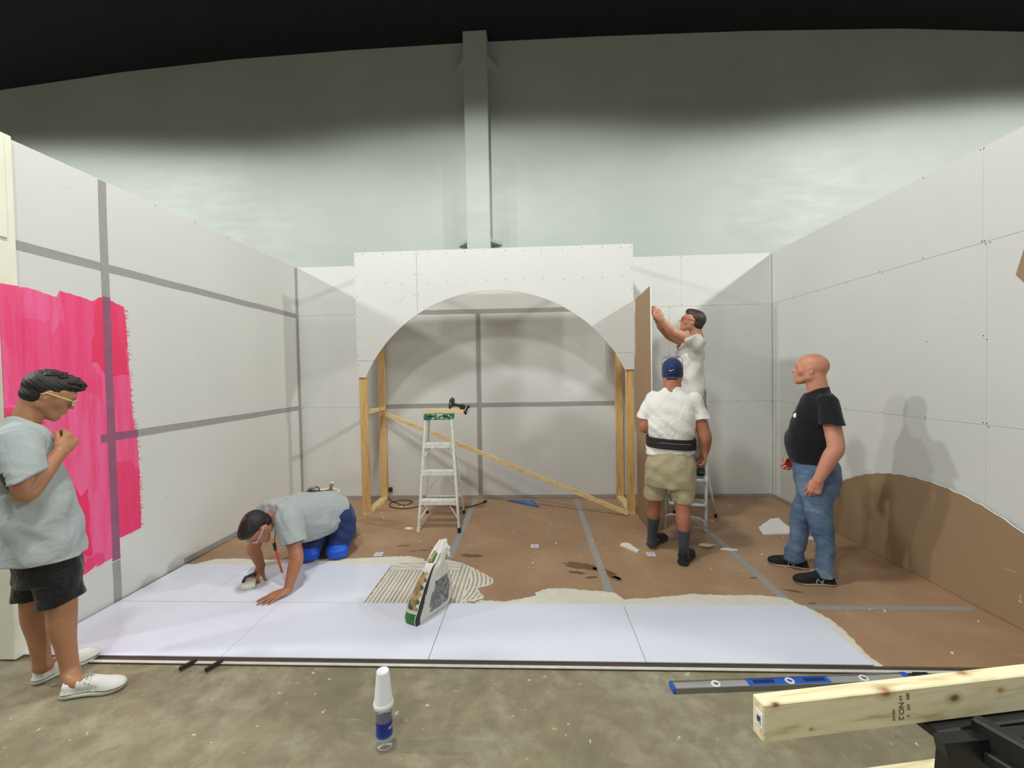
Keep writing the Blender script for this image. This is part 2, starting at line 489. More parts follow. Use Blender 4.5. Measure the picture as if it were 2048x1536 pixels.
def tape(parent, M, x0, z0, x1, z1, w=.058, material=None, y=-.0012, name='seam_tape'):
    b = MB(); a = Vector((x0, y, z0)); c = Vector((x1, y, z1)); d = c-a; L = d.length; d.normalize()
    nn = max(2, int(L/.25)); s_ = d.cross(Vector((0, -1, 0))); vs = []; r = random.Random(int(L*1000))
    for i in range(nn+1):
        p = a+d*L*i/nn; j = r.uniform(-.0025, .0025)
        for q in (-1, 1):
            for dy in (0, .0011): vs.append(M @ (p+s_*(q*w/2+j)+Vector((0, dy, 0))))
    fs = []
    for i in range(nn):
        o = i*4; fs += [(o, o+4, o+6, o+2), (o+1, o+3, o+7, o+5), (o, o+1, o+5, o+4), (o+2, o+6, o+7, o+3)]
    fs += [(0, 2, 3, 1), (nn*4, nn*4+1, nn*4+3, nn*4+2)]
    b.add(vs, fs); return b.build(name, material or TAPE, parent)
def setting(name, loc):
    o = bpy.data.objects.new(name, None); o.location = loc; C.objects.link(o); o['kind'] = 'structure'; return o
def plane_mat(p, xdir):
    x = Vector(xdir); z = Vector((0, 0, 1)); y = z.cross(x)
    M = Matrix((x, y, z)).transposed().to_4x4(); M.translation = Vector(p); return M
def studs(parent, M, x0, x1, d=.089):
    MB().m(BOARD).box(M @ Vector(((x0+x1)/2, T+d/2, H/2)), (x1-x0, d, H-.002), M.to_3x3()).build('framing', None, parent)
# left wall: faces +x
WL = setting('wall_left', (-3.05, -3.13, 0)); ML = plane_mat((-3.05, 0, 0), (0, 1, 0))
studs(WL, ML, -3.225, .1)
for i, (a, b_, z0, z1) in enumerate([(-3.13, -2.58, 0, 1.219), (-3.13, -2.58, 1.219, 2.438), (-3.13, -2.58, 2.438, H), (-2.58, -.002, .003, 1.219), (-2.58, -.002, 1.219, 2.438), (-2.58, -.002, 2.438, H)]):
    sheet(WL, ML, a, b_, z0, z1, i > 1, i)
MB().m(POSTW).box((-3.092, -3.182, H/2+.004), (.13, .1, H+.008), bev=.004).build('end_post', None, WL)
MB().m(POSTW).box((-3.022, -3.2, 2.77), (.012, .04, .6), bev=.002).build('edge_strip', None, WL)
tape(WL, ML, -3.125, 2.45, .0, 2.43); tape(WL, ML, -2.578, 3.07, -2.582, 2.225, y=-.0026); tape(WL, ML, -2.582, .3, -2.582, .005, y=-.0026)
tape(WL, ML, -2.37, 1.215, 0, 1.222)
tape(WL, ML, -.028, .02, -.028, 3.06, y=-.0026); tape(WL, ML, -1.98, .03, 0, .025, .05, y=-.0038)
# pink paint
def pinkmat():
    k = NT('pink_wall_paint'); v = k.coord((1, 1.6, .8))
    vo = k.node('ShaderNodeTexVoronoi'); vo.distance = 'CHEBYCHEV'; vo.inputs['Scale'].default_value = 2.3; vo.inputs['Randomness'].default_value = .8
    wn = k.node('ShaderNodeTexNoise'); wn.inputs['Scale'].default_value = 7; k.L(v, wn.inputs['Vector'])
    ad = k.node('ShaderNodeVectorMath'); ad.operation = 'MULTIPLY_ADD'; k.L(wn.outputs['Color'], ad.inputs[0]); ad.inputs[1].default_value = (.07, .07, .07); k.L(v, ad.inputs[2])
    k.L(ad.outputs[0], vo.inputs['Vector'])
    sep = k.node('ShaderNodeSeparateColor'); k.L(vo.outputs['Color'], sep.inputs[0])
    col = k.ramp(sep.outputs[0], [(.2, srgb(236, 58, 104)), (.5, srgb(240, 84, 136)), (.8, srgb(242, 104, 156))])
    col = k.mix(k.ramp(k.noise(k.coord((1, 6, .6)), 3, 5, .6), [(.45, (0, 0, 0, 1)), (.62, (.6, .6, .6, 1))]), col, srgb(238, 52, 106))
    k.L(col, k.b.inputs['Base Color']); k.b.inputs['Roughness'].default_value = .42
    return k.m
PINK = pinkmat()
def ragged(pts, step, amp, seed, close=True):
    r = random.Random(seed); out = []; m = len(pts)
    for i in range(m if close else m-1):
        a = Vector(pts[i]); b = Vector(pts[(i+1) % m]); L = (b-a).length; nn = max(1, int(L/step)); nr = Vector((-(b-a).y, (b-a).x)).normalized()
        for j in range(nn):
            q = a.lerp(b, j/nn)+nr*(r.uniform(-amp, amp) if j else 0); out.append((q.x, q.y))
    return out
pk = [(-3.13, 2.2), (-3.066, 2.206), (-2.957, 2.186), (-2.905, 2.178), (-2.885, 2.222), (-2.805, 2.21), (-2.673, 2.189), (-2.619, 2.227), (-2.546, 2.214), (-2.442, 2.18), (-2.434, 2.01), (-2.422, 1.706), (-2.412, 1.36), (-2.377, 1.193), (-2.371, .847), (-2.374, .474), (-2.563, .457), (-2.599, .338), (-2.73, .32), (-2.716, .335), (-2.812, .306), (-2.974, .317), (-3.13, .347)]
def fill(b, poly, M, y, th):
    """thin slab of a concave outline, through a triangulated fill"""
    from mathutils.geometry import tessellate_polygon
    tri = tessellate_polygon([[Vector((p[0], p[1], 0)) for p in poly]]); n_ = len(poly)
    area_ = sum(poly[i][0]*poly[(i+1) % n_][1]-poly[(i+1) % n_][0]*poly[i][1] for i in range(n_))
    vs = [M @ Vector((p[0], y-th, p[1])) for p in poly]+[M @ Vector((p[0], y, p[1])) for p in poly]
    fs = []
    for t in tri:
        a_, b_, c_2 = [Vector((poly[i][0], poly[i][1], 0)) for i in t]
        t = t if (b_-a_).cross(c_2-a_).z > 0 else t[::-1]
        fs.append(tuple(t)); fs.append(tuple(i+n_ for i in t[::-1]))
    for i in range(n_):
        j = (i+1) % n_; q = (j, i, i+n_, j+n_); fs.append(q if area_ > 0 else q[::-1])
    return b.add(vs, fs)
pb = MB(); fill(pb, ragged(pk, .02, .004, 3), ML, -.0005, .0008); r = random.Random(9)
for i in range(150):                                  # dry-brush bristle marks along the right edge
    z = r.uniform(.48, 2.16); y = np.interp(z, [.47, .847, 1.193, 1.36, 1.7, 2.01, 2.18], [-2.374, -2.371, -2.377, -2.412, -2.422, -2.434, -2.442])
    L = r.uniform(.008, .04); pb.box(ML @ Vector((y+L*.3, -.0006, z)), (.0006, L, r.uniform(.0012, .004)))
pb.build('pink_paint', PINK, WL)
MB().box((-3.0245, -3.182, 1.30), (.004, .098, 1.8)).build('pink_paint', PINK, WL)
tape(WL, ML, -2.581, 2.235, -2.582, .31, material=TAPE_P, y=-.0028); tape(WL, ML, -2.66, 1.214, -2.37, 1.215, material=TAPE_P, y=-.0018)
# back wall of the booth: faces -y
WB = setting('wall_rear', (0, 0, 0)); MBk = plane_mat((0, 0, 0), (1, 0, 0)); studs(WB, MBk, -3.04, 3.04, .08)
for i, (a, b_, z0, z1) in enumerate([(-3.048, -.66, 0, 1.219), (-.66, 1.78, 0, 1.219), (1.78, 3.0495, 0, 1.219), (-3.048, -.66, 1.219, 2.438), (-.66, 1.78, 1.219, 2.438), (1.78, 3.0495, 1.219, 2.438),
        (-3.048, -1.9, 2.438, H), (-1.9, .5, 2.438, H), (.5, 1.93, 2.438, H), (1.93, 3.0495, 2.438, H)]):
    sheet(WB, MBk, a, b_, z0, z1, True, 20+i)
tape(WB, MBk, -1.98, 2.445, 1.2, 2.43); tape(WB, MBk, -1.93, 1.222, 1.075, 1.222); tape(WB, MBk, -.665, 2.44, -.675, .01, y=-.0026)
tape(WB, MBk, -3.04, .022, 3.04, .022, .04, y=-.0036)
# right wall: faces -x
WR = setting('wall_right', (3.05, -3, 0)); MR = plane_mat((3.05, 0, 0), (0, -1, 0)); studs(WR, MR, -.1, 4.0)
for i, (a, b_, z0, z1) in enumerate([(.002, 2.56, 0, 1.219), (2.56, 4.0, 0, 1.219), (.002, 2.56, 1.219, 2.438), (2.56, 4.0, 1.219, 2.438), (.002, 2.53, 2.438, H), (2.53, 4.0, 2.438, H)]):
    sheet(WR, MR, a, b_, z0, z1, True, 40+i)
tape(WR, MR, 0, .022, 1.3, .022, .04, y=-.0036)
tag(fill(MB(), [(2.80, 2.40), (2.735, 2.18), (2.79, 2.11), (2.9, 2.2), (2.95, 2.42)], MR, -.004, .0015).build('torn_paper', KRAFT), 'torn brown paper flap high on the right plasterboard wall at the photo edge', 'paper')
# ---------------------------------------------------------------- booth floor
def brownfloor():
    k = NT('brown_board_floor'); v = k.coord(); a = k.noise(v, 1.6, 7, .6, .3)
    col = k.ramp(a, [(.3, srgb(156, 124, 95)), (.55, srgb(171, 138, 106)), (.72, srgb(182, 152, 122))])
    d = k.noise(k.coord((1, 3.5, 1)), 2.4, 8, .75, .6)
    col = k.mix(k.ramp(d, [(.6, (0, 0, 0, 1)), (.78, (.55, .55, .55, 1))]), col, srgb(205, 186, 166))
    sp = k.noise(v, 30, 2); col = k.mix(k.ramp(sp, [(.76, (0, 0, 0, 1)), (.785, (1, 1, 1, 1))]), col, srgb(222, 214, 200))
    k.L(col, k.b.inputs['Base Color']); k.L(k.ramp(a, [(.3, (.45,)*3+(1,)), (.7, (.65,)*3+(1,))]), k.b.inputs['Roughness'])
    k.bump(d, .08, .003); return k.m
base = setting('floor_booth', (0, -1.6, 0))
seams = [-3.045, -1.99, -.73, .56, 1.78, 3.045]
BF = brownfloor()
fb = MB().box((0, -1.593, -.006), (6.09, 3.19, .0118)); fb.build('brown_board', BF, base)
Mfl = Matrix(((1, 0, 0, 0), (0, 0, 1, 0), (0, -1, 0, 0), (0, 0, 0, 1)))      # local x, y(depth, up = -y), z -> world x, z.., y
Mfl = Matrix(((1, 0, 0, 0), (0, 0, 1, 0), (0, -1, 0, .0), (0, 0, 0, 1)))
def ftape(x0, y0, x1, y1, w=.062): return tape(base, Mfl, x0, y0, x1, y1, w, y=-.0012)
for xx, ye in ((-.735, -1.83), (.56, -2.52), (1.77, -2.55)): ftape(xx, -.06, xx+.005, ye)
ftape(1.83, -2.6, 2.93, -2.605, .05)
PANEL = mat('white_panel_laminate', srgb(226, 231, 244), .33, var=.015, scale=2, bump=.03, bscale=3)
EDGE = mat('panel_edge_dark', srgb(70, 62, 60), .6)
def panel(x0, x1, y0, y1, label):
    b = MB().m(PANEL); b.box(((x0+x1)/2, (y0+y1)/2, .0085), (x1-x0-.003, y1-y0-.003, .007), bev=.001)
    o = b.build('floor_panel', None, loc=((x0+x1)/2, (y0+y1)/2, .005)); tag(o, label, 'floor panel', 'white floor panels'); return o
XS = [-3.03, -1.81, -.59, .63, 1.85]
lab = ['white floor panel at the front left beside the man in white sneakers', 'white floor panel in the front row, left of the upright mortar bag',
       'white floor panel in the front row, right of the upright mortar bag', 'white floor panel at the right end of the front row']
for i in range(4): panel(XS[i], XS[i+1], -3.195, -2.6, lab[i])
panel(-3.03, -2.42, -2.598, -1.985, 'short white floor panel in the second row against the left wall')
panel(-2.42, -1.2, -2.598, -1.985, 'white floor panel under the kneeling man\'s hands')
# front edge: pale threshold strip and black spacer strip
tr = thing('threshold_strip', (0, -3.23, 0), 'long thin pale strip with dark backing along the front edge of the booth floor', 'edge strip')
MB().box((.18, -3.213, .0015), (5.6, .02, .003)).build('dark_backing', EDGE, tr)
MB().box((.2, -3.234, .002), (5.65, .02, .004)).build('pale_strip', mat('pale_strip_plastic', srgb(214, 212, 200), .5, var=.1, scale=14), tr)
BLK = mat('black_plastic', srgb(26, 26, 28), .5, var=.2)
for (a, b_, lb) in (((-1.965, -3.305), (-1.93, -3.225), 'left one of two short black bars sticking out of the floor edge'), ((-1.81, -3.312), (-1.775, -3.225), 'right one of two short black bars sticking out of the floor edge')):
    o = MB().bar((a[0], a[1], .011), (b_[0], b_[1], .011), .016, .02, bev=.002).build('black_bar', BLK, loc=(a[0], a[1], 0)); tag(o, lb, 'bar', 'black bars at the floor edge')
tag(MB().box((2.03, -3.268, .009), (.075, .03, .018), bev=.003).build('black_block', BLK, loc=(2.03, -3.268, 0)), 'small dark block on the concrete just right of the spirit level', 'block')
# adhesive
ADH = mat('white_tile_adhesive', srgb(226, 222, 206), .6, var=.05, scale=12, bump=.5, bscale=25)
ADF = mat('adhesive_film', srgb(168, 160, 148), .5, var=.12, scale=14); SM = MB(); SM.m(ADH); SM.smooth = True
def smear(name_pts, seed, th, ridge=None):
    poly = ragged(name_pts, .02, .007, seed)
    b = SM; xs = [p[0] for p in poly]; ys = [p[1] for p in poly]
    # grid inside the outline, raised in the middle
    h = .0042 if ridge is not None else .0075; nx = int((max(xs)-min(xs))/h)+2; ny = int((max(ys)-min(ys))/h)+2
    X = min(xs)-h+np.arange(nx+1)*h; Y = min(ys)-h+np.arange(ny+1)*h
    GX, GY = np.meshgrid(X, Y, indexing='ij'); P = np.stack([GX.ravel(), GY.ravel()], 1)
    A = np.array(poly); Bq = np.roll(A, -1, 0); inside = np.zeros(len(P), bool); dmin = np.full(len(P), 9.)
    for (ax, ay), (bx, by) in zip(A, Bq):
        c = ((ay > P[:, 1]) != (by > P[:, 1])); t = (P[:, 1]-ay)/((by-ay) or 1e-9); inside ^= c & (P[:, 0] < ax+t*(bx-ax))
        d = np.array([bx-ax, by-ay]); q = P-[ax, ay]; u = np.clip((q@d)/(d@d+1e-12), 0, 1); dmin = np.minimum(dmin, np.hypot(*(q-u[:, None]*d).T))
    sd = np.where(inside, dmin, -dmin)
    z = th*np.clip(sd/.012, -1, 1)
    z = z*(.75+.25*np.sin(P[:, 0]*41+np.sin(P[:, 1]*33)*2)*np.sin(P[:, 1]*57))
    if ridge is not None: z = np.where(z > 0, z*ridge(P[:, 0], P[:, 1]), z)
    keep = (sd > -h*1.2)
    idx = np.full(len(P), -1); idx[keep] = np.arange(keep.sum())
    V = np.stack([P[keep, 0], P[keep, 1], np.maximum(z[keep], -.002)+.0003], 1)
    I = idx.reshape(nx+1, ny+1); q = np.stack([I[:-1, :-1], I[1:, :-1], I[1:, 1:], I[:-1, 1:]], -1).reshape(-1, 4); q = q[(q >= 0).all(1)]
    rv = ridge(V[:, 0], V[:, 1]) if ridge is not None else np.ones(len(V))
    fr_ = rv[q].mean(1)
    if ridge is comb: lowq = (fr_ < .42) & (np.abs(sd[keep])[q].mean(1) > .012)
    else: lowq = np.zeros(len(q), bool)
    o0 = len(b.v); b.v += [tuple(v) for v in V.tolist()]
    for f, lo_ in zip(q, lowq):
        b.m(ADF if lo_ else ADH); b.f.append([int(i)+o0 for i in f]); b.mi.append(b.cur); b.sm.append(True)
def comb(x, y):
    # notched-trowel ridges: straight combing on the left, fanning swirls on the right
    t = np.clip((x+.62)/.2, 0, 1)
    a1 = x*205; r_ = np.hypot((x+.72)*.9, y+2.75); a2 = (x+.55)*190+(y+2.3)**2*150*(x > -.5)
    th_ = np.where(x < -.62, a1, a2)
    th_ = np.where((y > -2.09) & (x < -.6), y*200, th_)
    return .15+.95*np.clip(.5+.65*np.sin(th_), 0, 1)
smear([(-1.2, -2.6), (-1.2, -2.0), (-1.15, -1.93), (-.943, -1.89), (-.85, -1.86), (-.72, -1.87), (-.6, -1.93), (-.503, -2.013), (-.42, -2.1), (-.32, -2.19), (-.3, -2.27), (-.36, -2.33), (-.42, -2.36), (-.38, -2.44), (-.351, -2.497), (-.41, -2.545), (-.48, -2.55), (-.4, -2.6)],
      5, .0095, comb)
smear([(-.42, -2.6), (-.376, -2.532), (-.195, -2.55), (-.053, -2.494), (.03, -2.47), (.02, -2.42), (.114, -2.361), (.246, -2.355), (.427, -2.39), (.589, -2.41), (.62, -2.44), (.65, -2.51), (.841, -2.491), (1.0, -2.46), (1.143, -2.43), (1.351, -2.443), (1.634, -2.44), (1.786, -2.48), (1.87, -2.603), (1.925, -2.75), (1.915, -2.934), (1.89, -3.096), (1.9, -3.19), (1.852, -3.19), (1.852, -2.6)],
      8, .005, None)
smear([(-2.98, -1.983), (-2.864, -1.856), (-2.685, -1.844), (-2.341, -1.874), (-2.078, -1.853), (-1.627, -1.841), (-1.282, -1.8), (-1.1, -1.79), (-.948, -1.85), (-.95, -1.9), (-1.15, -1.935), (-1.2, -1.983)],
      11, .006, lambda x, y: .5+.6*np.clip(np.sin(y*190+x*8), 0, 1))
tag(SM.build('adhesive_smear', None), 'white floor adhesive combed and smeared along the back edges of the floor panels', 'adhesive', kind='stuff')
# ---------------------------------------------------------------- timber
PINE_Z = wood_mat('pine_upright', srgb(214, 178, 118), srgb(186, 142, 84), 2)
PINE_X = wood_mat('pine_pale', srgb(232, 208, 152), srgb(206, 172, 112), 0)
PINE_Y = wood_mat('pine_rail', srgb(228, 204, 150), srgb(200, 166, 108), 1)
# arch frame: posts, rails and the plasterboard face with its arched opening
AR = thing('arch_frame', (-.405, -.68, 0), 'timber frame faced with white plasterboard cut to a wide arch', 'arch')
def stud(a, b, w, t, up, name='post', m=PINE_Z, parent=None):
    return MB().bar(a, b, w, t, up, .002).build(name, m, parent or AR)
YF, YR = -.655, -.045
for xc in (-1.935, 1.125):
    stud((xc, YF+.003, .038), (xc, YF+.003, 3.03), .038, .089, (1, 0, 0))
    stud((xc, YR, .038), (xc, YR, 3.0), .038, .089, (1, 0, 0))
    stud((xc, YF-.015, .019), (xc, YR+.02, .019), .089, .038, (0, 0, 1), 'bottom_plate', PINE_Y)
    stud((xc, YF+.022, 3.0), (xc, YR-.02, 3.0), .089, .038, (0, 0, 1), 'top_rail', PINE_Y)
stud((-1.915, YF+.022, 1.205), (-1.915, YR-.02, 1.205), .038, .045, (0, 0, 1), 'side_rail', PINE_Y)
for z in (3.0, 2.68): stud((-1.89, YF+.003, z), (1.08, YF+.003, z), .038, .089, (0, 0, 1), 'cross_rail', PINE_X)
stud((-1.89, YR, 3.0), (1.08, YR, 3.0), .038, .089, (0, 0, 1), 'cross_rail', PINE_X)
R_, zc_ = 1.635, .935
def arcz(x): 
    d = abs(x+.405); return zc_+math.sqrt(max(0, R_*R_-d*d))
MA = plane_mat((0, -.687, 0), (1, 0, 0))
def face(x0, x1, zlo, zhi, seed):
    """piece of the arch face between x0..x1 and zlo..zhi, cut along the arc"""
    N = 48; top = []; bot = []
    for i in range(N+1):
        x = x0+(x1-x0)*i/N; zb = arcz(x) if abs(x+.405) < 1.48 else zlo
        zb = max(zb, zlo); 
        if zb < zhi-1e-4: bot.append((x, zb)); top.append((x, zhi))
    poly = bot+[(bot[-1][0], zhi), (bot[0][0], zhi)]
    b = MB().m(BOARD); fill(b, poly, MA, .0127, .0127)
    r = random.Random(seed); b.m(SCREW)
    for sx in [q for q in (x0+.02, x1-.02) if q < -1.9 or q > 1.1 or abs(q+1.27) < .03]:
        z = zhi-.04
        while z > max(zlo, arcz(sx) if abs(sx+.405) < 1.48 else zlo)+.03: b.disc(MA @ Vector((sx+r.uniform(-.006, .006), -.0008, z)), (0, -1, 0), .0045); z -= .23
    if zhi > 2.9:
        for zz in (zhi-.03, 2.68):
            x = x0+.12
            while x < x1-.05:
                b.disc(MA @ Vector((x+r.uniform(-.02, .02), -.0008, zz+r.uniform(-.01, .01))), (0, -1, 0), .0045); x += .22
    return b.build('arch_face_sheet', None, AR)
face(-1.99, -1.271, 1.805, 3.045, 1); face(-1.268, 1.172, 1.835, 3.045, 2)
face(-1.99, -1.80, 1.61, 1.802, 3); face(.97, 1.172, 1.645, 1.832, 4)
b = MB(); b.m(mat('filler_smear', srgb(205, 204, 196), .8))
for (x, z, L, a) in ((-1.44, 2.5, .07, .9), (-1.49, 2.46, .05, 1.3)): b.box((x, -.6875, z), (L, .001, .012), Matrix.Rotation(-a, 3, 'Y'))
b.build('plaster_dab', None, AR)
# tall sheet being held against the right of the arch: brown side to the left
M1 = Matrix(((0, 0, 1, 1.186), (1, 0, 0, 0), (0, 1, 0, 0), (0, 0, 0, 1)))
hs = MB().m(KRAFT)
poly = [(-.70, .012), (-.70, 2.42), (-.76, 2.43), (-1.0, 2.435), (-1.31, 2.452), (-1.313, .012)]
n_ = len(poly)
hs.m(KRAFT).add([M1 @ Vector((x, z, 0)) for x, z in poly], [tuple(range(n_))])
hs.m(BOARD).add([M1 @ Vector((x, z, .0127)) for x, z in poly], [tuple(range(n_))[::-1]])
hs.m(GYPSUM)
for i in range(n_):
    p, q = poly[i], poly[(i+1) % n_]
    hs.add([M1 @ Vector((p[0], p[1], 0)), M1 @ Vector((q[0], q[1], 0)), M1 @ Vector((q[0], q[1], .0127)), M1 @ Vector((p[0], p[1], .0127))], [(0, 1, 2, 3)])
HS = hs.build('plasterboard_sheet', None, loc=(1.19, -1.0, .012)); tag(HS, 'tall plasterboard sheet on end showing its brown back, held beside the arch', 'plasterboard')
# half-round offcut standing against the right wall
pts = []; cy, R2 = -2.13, 1.635
for i in range(61):
    a = math.acos(-1)*0; t = -1+2*i/60; y = cy+1.37*t; z = .752-R2+math.sqrt(R2*R2-(y-cy)**2)
    pts.append((y, max(z, .006)+(.004*math.sin(i*2.3) if 3 < i < 57 else 0)))
lean = .018
MH = Matrix(((0, lean, 1, 2.985), (1, 0, 0, 0), (0, 1, 0, 0), (0, 0, 0, 1)))
poly = [(cy-1.37, .004), (cy+1.37, .004)]+pts[::-1]; n_ = len(poly)
hb = MB(); from mathutils.geometry import tessellate_polygon
tri = tessellate_polygon([[Vector((p[0], p[1], 0)) for p in poly]])
hb.m(KRAFT).add([MH @ Vector((x, z, 0)) for x, z in poly], [tuple(t) for t in tri])
hb.m(BOARD).add([MH @ Vector((x, z, .0127)) for x, z in poly], [tuple(t) for t in tri])
hb.m(GYPSUM)
for i in range(n_):
    p, q = poly[i], poly[(i+1) % n_]
    hb.add([MH @ Vector((p[0], p[1], 0)), MH @ Vector((q[0], q[1], 0)), MH @ Vector((q[0], q[1], .0127)), MH @ Vector((p[0], p[1], .0127))], [(0, 1, 2, 3)])
hb.m(mat('scuff_white', srgb(205, 190, 165), .8))
for k in range(6): hb.box(MH @ Vector((-2.735-.012*k, .335+.002*rnd.uniform(-1, 1), -.0006)), (.001, .006, .005))
hb.box(MH @ Vector((-2.83, .17, -.0006)), (.001, .02, .012)); hb.box(MH @ Vector((-2.83, .2, -.0006)), (.001, .005, .03))
tag(hb.build('plasterboard_offcut', None, loc=(2.99, cy, 0)), 'large half-round brown plasterboard offcut leaning on the right wall', 'plasterboard offcut')
# sloping timber brace
tag(MB().bar((-1.875, -.1, 1.135), (1.075, -.72, .030), .02, .052, (0, 0, 1), .002).build('timber_brace', PINE_X, loc=(0, -.4, 0)), 'long pine board sloping across the arch opening down to the right post', 'timber')
# ---------------------------------------------------------------- step ladder with its load
ALU = mat('splashed_aluminium', srgb(222, 224, 216), .5, .12, var=.16, scale=30, bump=.15, bscale=60)
GRN = NT('splashed_green_plastic'); v_ = GRN.coord()
GRN.L(GRN.ramp(GRN.noise(v_, 38, 5, .65), [(.46, srgb(30, 104, 76)), (.56, srgb(60, 130, 100)), (.62, srgb(196, 210, 198))]), GRN.b.inputs['Base Color']); GRN.b.inputs['Roughness'].default_value = .5; GRN = GRN.m
RUB = mat('black_rubber', srgb(34, 34, 34), .8, var=.2)
LD = thing('step_ladder', (-.97, -1.0, 0), 'paint-splashed aluminium step ladder with a green top in front of the arch', 'step ladder')
def lp(x0, x1, t): return x0+(x1-x0)*t
FB = ((-1.178, -1.205), (-.748, -1.215)); FT = ((-1.118, -1.03), (-.84, -1.035)); ZT = 1.155
def fpt(s, z): t = z/ZT; return Vector((lp(FB[s][0], FT[s][0], t), lp(FB[s][1], FT[s][1], t), z))
for s in (0, 1):
    r = MB().m(ALU).bar(fpt(s, .02), fpt(s, ZT), .05, .022, (1, 0, 0), .003).build('front_rail', None, LD)
    MB().bar(fpt(s, .0), fpt(s, .05), .056, .03, (1, 0, 0), .003).build('rubber_foot', RUB if s else ALU, r)
RB = ((-1.235, -.60), (-.80, -.59)); RT = ((-1.10, -.955), (-.86, -.955))
def rpt(s, z): t = z/ZT; return Vector((lp(RB[s][0], RT[s][0], t), lp(RB[s][1], RT[s][1], t), z))
for s in (0, 1):
    r = MB().bar(rpt(s, .02), rpt(s, ZT), .028, .018, (1, 0, 0), .002).build('rear_leg', ALU, LD)
    MB().bar(rpt(s, 0), rpt(s, .04), .034, .024, (1, 0, 0), .002).build('rubber_foot', RUB, r)
for z in (.30, .597, .88):
    a, b_ = fpt(0, z), fpt(1, z); b = MB().m(ALU)
    c = (a+b_)/2+Vector((0, .012, .018)); w_ = (b_-a).length-.02
    b.box(c+Vector((0, .02, 0)), (w_, .085, .004)); b.box(c+Vector((0, -.0235, -.022)), (w_, .003, .046)); b.box(c+Vector((0, .062, -.012)), (w_, .003, .024))
    for i in range(5): b.box(c+Vector((0, -.012+.016*i, .003)), (w_-.01, .004, .003))
    b.build('step', None, LD)
for (s, z0, z1, dx) in ((0, .12, .285, .10), (1, .12, .285, -.10), (0, .75, .865, .07), (1, .75, .865, -.07)):
    MB().bar(fpt(s, z0)+Vector((0, .012, 0)), fpt(s, z1)+Vector((dx, .02, 0)), .012, .004, (0, 1, 0)).build('brace', ALU, LD)
for z in (.22, .5, .84): MB().bar(rpt(0, z), rpt(1, z), .022, .014, (0, 0, 1), .002).build('rear_bar', ALU, LD)
for s in (0, 1):
    MB().bar(rpt(s, .28), (rpt(0, .5)+rpt(1, .5))/2+Vector(((-.03, .03)[s], 0, 0)), .01, .004, (0, 1, 0)).build('brace', ALU, LD)
    MB().bar(fpt(s, .72)+Vector(((.012, -.012)[s], 0, 0)), rpt(s, .8), .014, .004, (1, 0, 0)).build('spreader', ALU, LD)
cap = MB().m(GRN).box((-.979, -1.0, 1.178), (.31, .125, .062), bev=.006)
o = cap.build('top_cap', None, LD)
for x in (-1.06, -.90): MB().box((x, -1.0632, 1.183), (.055, .002, .014), bev=.0008).build('slot', mat('dark_green', srgb(14, 60, 44), .6), o)
o = MB().bar((-1.135, -1.0, 1.2315), (-.708, -1.0, 1.2315), .06, .042, (0, 0, 1), .002).build('timber_offcut', PINE_X, loc=(-.92, -1.0, 1.21)); tag(o, 'short pine block lying across the green top of the step ladder', 'timber offcut')
DKG = mat('tool_dark_grey', srgb(54, 56, 56), .5, var=.15); DBK = mat('tool_black', srgb(30, 30, 32), .6, var=.1); SILV = mat('satin_metal', srgb(190, 190, 188), .35, .9)
DR = thing('cordless_drill', (-.77, -1.0, 1.2525), 'black cordless drill balanced on the pine block on top of the ladder', 'drill')
MD = lambda x, z, y=0: (x, -1.0+y, z)
F = Field(); F.chain([MD(-.855, 1.285), MD(-.835, 1.345)], [.021, .026], flat=((0, 1, 0), .95)); F.cone(MD(-.835, 1.345), MD(-.83, 1.357), .026, .022); F.cone(MD(-.858, 1.275), MD(-.862, 1.267), .013, .011, k=.004)
HB = sculpt(F, (-.9, -1.04, 1.24), (-.78, -.96, 1.40), .002, 'motor_housing', DKG, DR)
MB().box(MD(-.845, 1.322, -.026), (.006, .003, .045), Matrix.Rotation(.35, 3, 'Y')).build('grey_stripe', mat('light_grey_plastic', srgb(170, 172, 170), .5), HB)
MB().lathe(MD(-.861, 1.270), [(.0, -.02), (.004, -.018), (.007, -.008), (.011, .0), (.011, .008), (0, .008)], 14, (.25, 0, 1)).build('chuck', SILV, DR)
F = Field(); F.chain([MD(-.84, 1.31), MD(-.79, 1.30), MD(-.745, 1.285)], [.02, .0145, .017], flat=((0, 1, 0), .9)); F.cone(MD(-.825, 1.295), MD(-.815, 1.285), .008, .006, k=.006)
sculpt(F, (-.88, -1.04, 1.25), (-.71, -.96, 1.35), .002, 'grip', DBK, DR)
F = Field(); Mr = Matrix.Rotation(.42, 3, 'Y'); F.box(MD(-.722, 1.275), (.05, .06, .06), Mr, .012); F.box(MD(-.676, 1.245), (.03, .066, .1), Mr, .01, .006)
BT = sculpt(F, (-.77, -1.05, 1.18), (-.63, -.95, 1.33), .002, 'battery', DBK, DR)
MB().box(MD(-.664, 1.24, -.033), (.01, .003, .055), Mr).build('label_strip', mat('light_grey_plastic', srgb(170, 172, 170), .5), BT)
